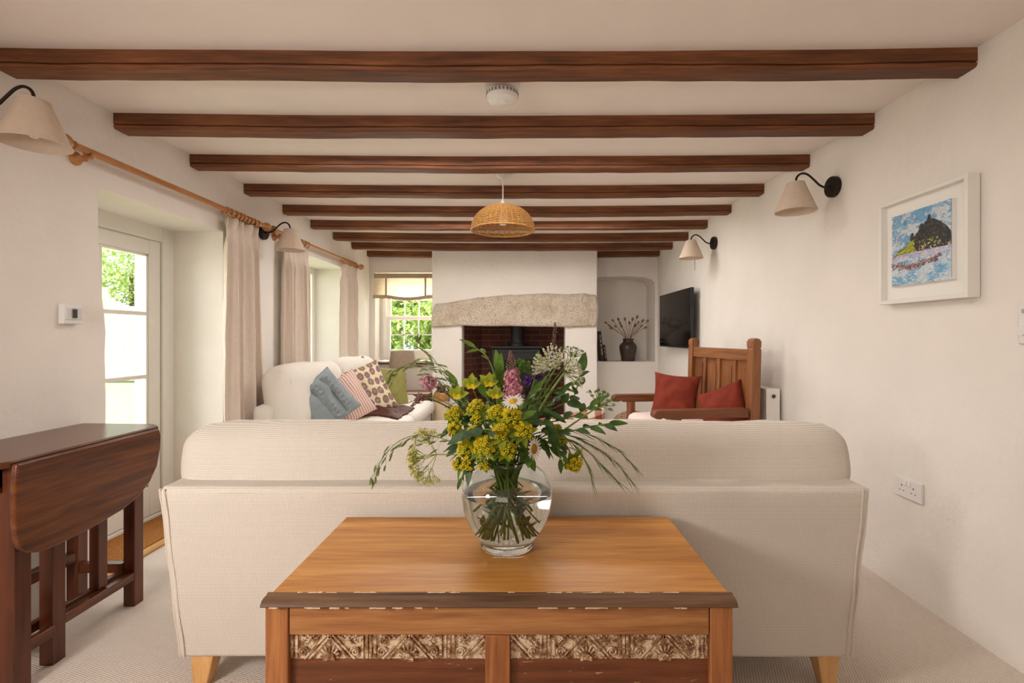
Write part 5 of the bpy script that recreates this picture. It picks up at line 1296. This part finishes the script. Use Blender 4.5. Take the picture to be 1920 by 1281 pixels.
def umbel(px, py, Y, R, rays, nf, fm, sm, label, f=(0, -.5, .8), fr_=.0032, mid=None, name='umbel', heavy=.0024):
    tip = at(px, py, Y); o, pts = flower(name, label, 'flower', tip, sm, heavy, 0.7, mid=mid)
    f = V(f).normalized(); x, y = frame_of(f); bm = NEW(); bs = NEW()
    for q in range(rays):
        rr = math.sqrt((q + .5) / rays); a = q * 2.4; e = tip + (x * math.cos(a) + y * math.sin(a)) * R * rr + f * R * (.75 - .25 * rr * rr)
        tube(bs, [tip, tip.lerp(e, .5) + f * R * .06, e], [.0012, .0009, .0007], 4, cap=False)
        for z in range(nf):
            v = (f + rv(.9)).normalized(); p = e + v * R * .16 * rs.uniform(.6, 1)
            tube(bs, [e, p], .0004, 3, cap=False)
            for w2 in range(4): u_, v2 = frame_of(v); leaf(bm, p, u_ * math.cos(w2 * 1.57) + v2 * math.sin(w2 * 1.57) + v * .3, fr_, fr_ * .75, v, 0, .1, 2)
    part('florets', bm, fm, o); part('flower_stalks', bs, sm, o); return o
umbel(1058, 700, 1.24, .046, 26, 11, CREAMF, STEMG, 'cream umbel on a thick green stalk at the upper right', f=(.55, -.35, .25), fr_=.0034, mid=at(1000, 775, 1.25), heavy=.0042)
umbel(1072, 672, 1.30, .034, 16, 6, LEAF, STEMG, 'green seed umbel behind the cream one at the upper right', f=(.2, -.2, .9), fr_=.003)
umbel(1122, 762, 1.22, .040, 17, 8, LEAF, STEMG, 'green seed umbel leaning out on the right before the gingham cushion', f=(.35, -.45, .8), fr_=.0034, mid=at(1020, 832, 1.24), heavy=.003)
umbel(975, 700, 1.36, .036, 22, 10, LEAF, STEMG, 'round green leafy umbel standing before the stove', f=(0, -.5, .85), fr_=.006)
def spray(px, py, Y, R, n, label):
    base = at(px + 42, py - 2, Y); o, pts = flower('lime_spray', label, 'flower', base, STEMG, 0.0016, 0.4)
    bm = NEW(); bs = NEW(); tipc = at(px, py, Y)
    def grow(p, d, L_, dep):
        e = p + d * L_; tube(bs, [p, e], .0011 - .00025 * dep, 4, cap=False)
        if dep == 3:
            for z in range(3):
                v = (d + rv(1)).normalized(); q = e + v * .004
                for w2 in range(4): u_, v2 = frame_of(v); leaf(bm, q, u_ * math.cos(w2 * 1.57) + v2 * math.sin(w2 * 1.57) + v * .4, .0030, .0022, v, 0, .1, 2)
            return
        for z in range(n if dep else 7):
            nd = (d + rv(.75 if dep else .95)).normalized(); nd.y *= .6
            if dep == 0: nd = (V((-1, 0, 0)) + V((rs.uniform(-.1, .6), rs.uniform(-.4, .3), rs.uniform(-1.4, 1.2)))).normalized()
            grow(e, nd, L_ * rs.uniform(.6, .85), dep + 1)
    grow(base, V((-1, -.1, 0.05)).normalized(), R * .55, 0)
    part('florets', bm, LIMEF, o); part('flower_stalks', bs, LIME, o)
spray(812, 855, 1.18, .082, 6, 'airy spray of tiny lime florets low on the left')

def oats(path, Y, label, n, drop=.5, L_=.022, spread=.034, r=.0012, t0=.45, gm=None):
    pts = [at(px, py, Y + dy) for px, py, dy in path]; tip = pts[-1]
    NST[0] += 1; o = thing('wild_grass', label, 'grass stem', VC + V((0.02 * math.cos(NST[0]), .02 * math.sin(NST[0]), .05)), group='arching grasses in the glass vase', kind='thing')
    ft = VC + V((0.03 * math.cos(NST[0] * 2.4), .03 * math.sin(NST[0] * 2.4), .04)); rim = V((VC.x + .03 * (1 if pts[1].x > VC.x else -1), VC.y, VZ + .232))
    full = smooth_path([ft, rim] + pts, 8); part('stem', tube(NEW(), full, [r * (1.3 - .8 * i / len(full)) for i in range(len(full))], 5), STEMG, o)
    bm = NEW(); N = len(full); n = int(n * 1.4)
    for q in range(n):
        t = t0 + (1 - t0) * q / (n - 1) * .995; i = min(N - 2, int(t * (N - 1))); p = full[i].lerp(full[i + 1], t * (N - 1) - i); d = (full[i + 1] - full[i]).normalized()
        a = rs.uniform(0, 6.28); x, y = frame_of(d); off = (x * math.cos(a) + y * math.sin(a)) * spread * rs.uniform(.1, .8) * (1.2 - t) + V((0, 0, -drop * .02 * rs.random()))
        e = p + off + d * .008; tube(bm, [p, e], .0004, 3, cap=False)
        dd = (d + V((0, 0, -drop * rs.uniform(.3, 1))) + rv(.25)).normalized()
        for s in (-1, 1): leaf(bm, e, dd + frame_of(dd)[0] * .10 * s, L_ * rs.uniform(.8, 1.15), L_ * .19, V((0, -1, .3)), .05, .5, 4, 1.2)
    part('spikelets', bm, gm or GRASSF, o); return o
oats([(905, 790, -.06), (868, 742, -.05), (830, 690, -.03), (790, 678, -.02), (748, 690, -.02), (735, 702, -.02)], 1.28, 'oat grass arching left at lamp height across the table lamp', 26, .6)
oats([(910, 800, -.05), (870, 748, -.03), (835, 706, -.02), (812, 672, 0), (790, 650, 0), (787, 643, 0)], 1.30, 'oat grass rising up to the left in front of the small window', 13, .3)
oats([(895, 840, -.08), (860, 832, -.1), (800, 816, -.1), (752, 825, -.1), (718, 858, -.1), (700, 890, -.1)], 1.28, 'oat grass drooping far left over the big sofa back', 24, .9)
oats([(912, 805, -.04), (880, 770, -.03), (850, 735, -.02), (825, 715, -.02), (800, 705, -.02)], 1.27, 'short oat grass between the pink valerian and the lime star flowers', 10, .5)
oats([(1000, 790, 0), (1012, 740, .02), (1016, 700, .02), (1022, 672, .02)], 1.30, 'upright seeding grass rising beside the cream plume', 26, .1, .012, .014, t0=.5)
oats([(905, 760, .02), (893, 765, .02), (866, 770, .02), (835, 755, .02), (808, 742, .02), (780, 748, .02)], 1.28, 'thin grass trailing left beneath the pink valerian', 9, .5, .016)
def barley(path, Y, label, n=28):
    pts = [at(px, py, Y) for px, py in path]; NST[0] += 1
    ft = VC + V((-.03, .02 * math.sin(NST[0]), .05)); rim = V((VC.x + .035, VC.y, VZ + .232))
    o = thing('barley_grass', label, 'grass stem', ft, group='arching grasses in the glass vase', kind='thing')
    full = smooth_path([ft, rim] + pts, 8); N = len(full); part('stem', tube(NEW(), full, .0009, 5), STEMG, o)
    bm = NEW()
    for q in range(n):
        t = .5 + .48 * q / n; i = min(N - 2, int(t * (N - 1))); p = full[i]; d = (full[i + 1] - full[i]).normalized()
        e = p + (d * .8 + V((.15, 0, -.25)) + rv(.22)).normalized() * rs.uniform(.035, .06)
        tube(bm, [p, p.lerp(e, .5) + V((0, 0, .001)), e], [.0011, .0008, .0002], 4, cap=False)
    part('awns', bm, GRASSF, o)
barley([(1010, 822), (1060, 815), (1110, 835), (1155, 868), (1190, 912)], 1.24, 'soft barley grass reaching farthest right over the big sofa back')
barley([(1010, 826), (1060, 822), (1100, 845), (1135, 880), (1160, 905)], 1.22, 'soft barley grass drooping on the right, under the farthest one', 24)
barley([(1008, 828), (1055, 822), (1085, 845), (1105, 880), (1112, 912)], 1.21, 'soft barley grass hanging steeply beside the drooping spurge', 22)
barley([(1008, 818), (1065, 806), (1120, 822), (1165, 850), (1196, 885)], 1.26, 'soft barley grass, uppermost of the right-hand sheaf', 20)

def leafy(path, Y, L_, W_, n, mat, label, end=True, t0=.5, r=.0018, spread=.9, name='leafy_stem'):
    pts = [at(px, py, Y) for px, py in path]; NST[0] += 1
    s = 1 if pts[-1].x > VC.x else -1
    ft = VC + V((-.045 * s + .01 * math.cos(NST[0] * 2), .035 * math.sin(NST[0] * 2.4), .045)); rim = V((VC.x + .038 * s * min(1, abs(pts[-1].x - VC.x) / .05), VC.y + .02 * math.sin(NST[0]), VZ + .232))
    o = thing(name, label, 'foliage stem', ft, group='leafy stems in the glass vase')
    full = smooth_path([ft, rim] + pts, 7); part('stem', tube(NEW(), full, r, 6), STEMG, o)
    bm = NEW(); N = len(full)
    for q in range(n):
        t = t0 + (1 - t0) * (q + .5) / n; i = min(N - 2, int(t * (N - 1))); p = full[i]; d = (full[i + 1] - full[i]).normalized(); x, y = frame_of(d)
        a = (q % 2) * PI + rs.uniform(-.6, .6); leaf(bm, p, (x * math.cos(a) + y * math.sin(a)) * spread + d * .7, L_ * rs.uniform(.75, 1.1), W_ * rs.uniform(.8, 1.1), V((0, -.7, .7)), .2, .2)
    if end: leaf(bm, full[-1], (full[-1] - full[-3]), L_ * 1.05, W_, V((0, -.7, .7)), .2, .2)
    for q in range(3):
        p = ft.lerp(rim, .12 + .16 * q); a = q * 2.2 + NST[0]; leaf(bm, p, V((math.cos(a), math.sin(a), .9)), .034, .010, V((0, 0, 1)), .2, .2, 4)
    part('leaves', bm, mat, o); return o
leafy([(935, 760), (930, 715), (915, 672), (893, 653)], 1.30, .050, .014, 3, LEAF, 'leafy stem curling left at the top, in front of the bricks', t0=.75)
leafy([(945, 770), (940, 730), (936, 700)], 1.27, .060, .022, 5, LEAF, 'upright leafy shoot left of the pink spike', t0=.7, spread=.5)
leafy([(1000, 790), (1050, 760), (1075, 745), (1088, 700)], 1.27, .055, .026, 6, LEAFD, 'leafy stem standing up on the right with broad oval leaves', t0=.6)
leafy([(1000, 815), (1060, 810), (1105, 800), (1140, 795)], 1.23, .050, .018, 8, LEAFD, 'dark leafy stem spreading right over the big sofa cushion', t0=.45)
leafy([(1000, 800), (1040, 790), (1080, 778), (1105, 762)], 1.25, .052, .018, 6, LEAFD, 'dark leafy stem beneath the right green umbel', t0=.5)
leafy([(990, 830), (1020, 830), (1045, 838), (1050, 860)], 1.22, .040, .013, 7, LEAFD, 'dark leafy stem drooping between side-facing daisy and hanging spurge', t0=.4)
leafy([(1010, 780), (1030, 740), (1060, 725)], 1.28, .055, .010, 6, LEAF, 'narrow-leaved stem before the dark fireplace on the right', t0=.5)
leafy([(985, 770), (1000, 720), (1005, 690)], 1.31, .045, .016, 6, LEAF, 'leafy shoot behind the violet salvia', t0=.55)
leafy([(905, 850), (880, 868), (866, 895)], 1.15, .034, .010, 4, LEAFD, 'small dark leafy stem hanging left of the vase', t0=.5)
leafy([(925, 812), (900, 806), (880, 812)], 1.13, .058, .024, 6, LEAFB, 'blue-green leafy stem in the left front of the bouquet', t0=.5)
leafy([(960, 820), (965, 800), (975, 790)], 1.15, .045, .022, 8, LEAF, 'short leafy stem filling the middle of the bouquet', t0=.45)
leafy([(935, 842), (930, 850), (925, 858)], 1.18, .040, .020, 8, LEAFD, 'dark leaves tucked over the front of the vase rim', t0=.3)
leafy([(975, 842), (985, 846), (992, 858)], 1.19, .038, .020, 8, LEAF, 'round green leaves over the right of the vase rim', t0=.3)
leafy([(900, 800), (870, 790), (850, 800)], 1.24, .046, .018, 8, LEAFD, 'dark leafy stem behind the left spurge heads', t0=.4)
leafy([(985, 790), (1010, 770), (1030, 775)], 1.26, .05, .02, 8, LEAFD, 'dark leafy stem behind the right spurge heads', t0=.4)
leafy([(940, 800), (925, 770), (912, 745)], 1.26, .05, .022, 8, LEAF, 'green leafy stem beneath the pair of lime star flowers', t0=.4)

leafy([(925, 800), (890, 770), (868, 752), (856, 728)], 1.26, .046, .020, 8, LEAF, 'leafy stem at the upper left edge, behind the lowest lime star flower', t0=.5)
leafy([(965, 790), (985, 760), (1000, 738)], 1.24, .045, .018, 8, LEAF, 'leafy stem right behind the open daisy', t0=.5)
leafy([(985, 800), (1015, 790), (1030, 805)], 1.20, .046, .022, 9, LEAFD, 'dark leaves between the front yellow heads and the shaded ones on the right', t0=.4)
leafy([(985, 780), (1030, 760), (1048, 742)], 1.26, .048, .017, 9, LEAFD, 'dark leafy stem beneath the cream umbel stalk', t0=.45)
leafy([(915, 835), (885, 828), (862, 838)], 1.20, .042, .020, 9, LEAFB, 'blue-green leaves under the lower left spurge heads', t0=.4)
leafy([(945, 830), (945, 825), (948, 822)], 1.19, .046, .022, 10, LEAFD, 'dark leaves massed behind the front spurge heads', t0=.2)
leafy([(960, 815), (1005, 822), (1030, 838)], 1.24, .044, .016, 9, LEAFD, 'dark leaves on the right above the vase shoulder', t0=.4)
leafy([(935, 780), (948, 740), (944, 712)], 1.29, .044, .018, 7, LEAF, 'green leaves directly left of the pink spike foot', t0=.55)
leafy([(990, 770), (1020, 715), (1036, 690)], 1.29, .040, .012, 8, LEAF, 'narrow leafy stem running up under the cream plume', t0=.5)

# ------------------------------------------------------------------ garden outside
bm = NEW(); 
for a in ((-40, XO, -10, 45), (XO, 30, 7.2, 45)): box(bm, a[0], a[1], a[2], a[3], -0.3, -0.12)
o = struct('ground_lawn', bm, LAWN)
fe = thing('garden_fence', 'pale wooden garden fence with dipped tops at the end of the lawn', 'fence', (-12.5, 13.5, -0.12))
xs = -19.0
while xs < -6.2:
    part('fence_post', B(xs - 0.10, xs + 0.10, 13.38, 13.58, -0.12, 2.55), FENCEM, fe)
    bm = NEW()
    for q in range(12):
        xa = xs + 0.1 + 1.6 * q / 12; xm = (q + .5) / 12 * 2 - 1; zt_ = 2.02 + 0.42 * xm * xm; 
        box(bm, xa + .004, xa + 1.6 / 12 - .004, 13.46, 13.49, -0.05, zt_)
    for z in (0.4, 1.6): box(bm, xs + .1, xs + 1.7, 13.49, 13.54, z, z + .1)
    part('fence_panel', bm, FENCEM, fe); xs += 1.8
def tree(name, label, x, y, h_, R, nleaf, mat, seed, zc=0.62, group='trees and bushes in the garden', trunk=.12):
    r_ = random.Random(seed); t = thing(name, label, 'tree' if 'tree' in name else 'bush', (x, y, -0.12), group=group)
    part('trunk', tube(NEW(), [(x, y, -.12), (x + .1, y, h_ * .3), (x, y + .1, h_ * .6)], [trunk, trunk * .8, trunk * .4], 8), BARK, t)
    bm = NEW(); cl_ = [V((r_.gauss(0, .45), r_.gauss(0, .45), r_.gauss(0, .42))) for _ in range(22)]
    for q in range(nleaf):
        c_ = r_.choice(cl_); v = V((r_.gauss(0, 1), r_.gauss(0, 1), r_.gauss(0, 1))).normalized() * (r_.random() ** .4) * .42
        p = V((x, y, h_ * zc)) + V(((c_.x + v.x) * R, (c_.y + v.y) * R, (c_.z + v.z) * h_ * .42))
        if p.z < 0: continue
        d = V((r_.uniform(-1, 1), r_.uniform(-1, 1), r_.uniform(-.8, .5))); leaf(bm, p, d, r_.uniform(.10, .2), r_.uniform(.06, .11), V((0, 0, 1)), .2, .2, 2)
    part('crown', bm, mat, t, smooth=False)
tree('garden_tree', 'leafy tree rising above the fence, seen through the glazed door', -12.8, 15.6, 5.4, 2.2, 5200, TREEL, 1)
tree('garden_tree', 'darker tree beyond the fence, right of the one above the post', -10.6, 17.0, 6.0, 2.3, 4200, TREED, 2)
tree('garden_tree', 'leafy tree beyond the left end of the fence', -16.0, 16.5, 5.6, 2.3, 4200, TREEL, 3)
tree('garden_bush', 'dark green bush filling the top panes of the small sash window', -2.9, 12.6, 3.6, 1.5, 4200, TREED, 4, .62)
tree('garden_bush', 'bright green bush behind the lower right panes of the small sash window', -1.9, 10.8, 2.1, 0.9, 3000, TREEL, 5, .55)
tree('garden_bush', 'bright green bush behind the lower left panes of the small sash window', -3.2, 11.4, 2.2, 0.8, 2600, TREEL, 6, .6)
tree('garden_bush', 'green bush at the back right, beyond the small sash window', -0.9, 12.4, 3.4, 1.3, 3000, TREEL, 8, .6)
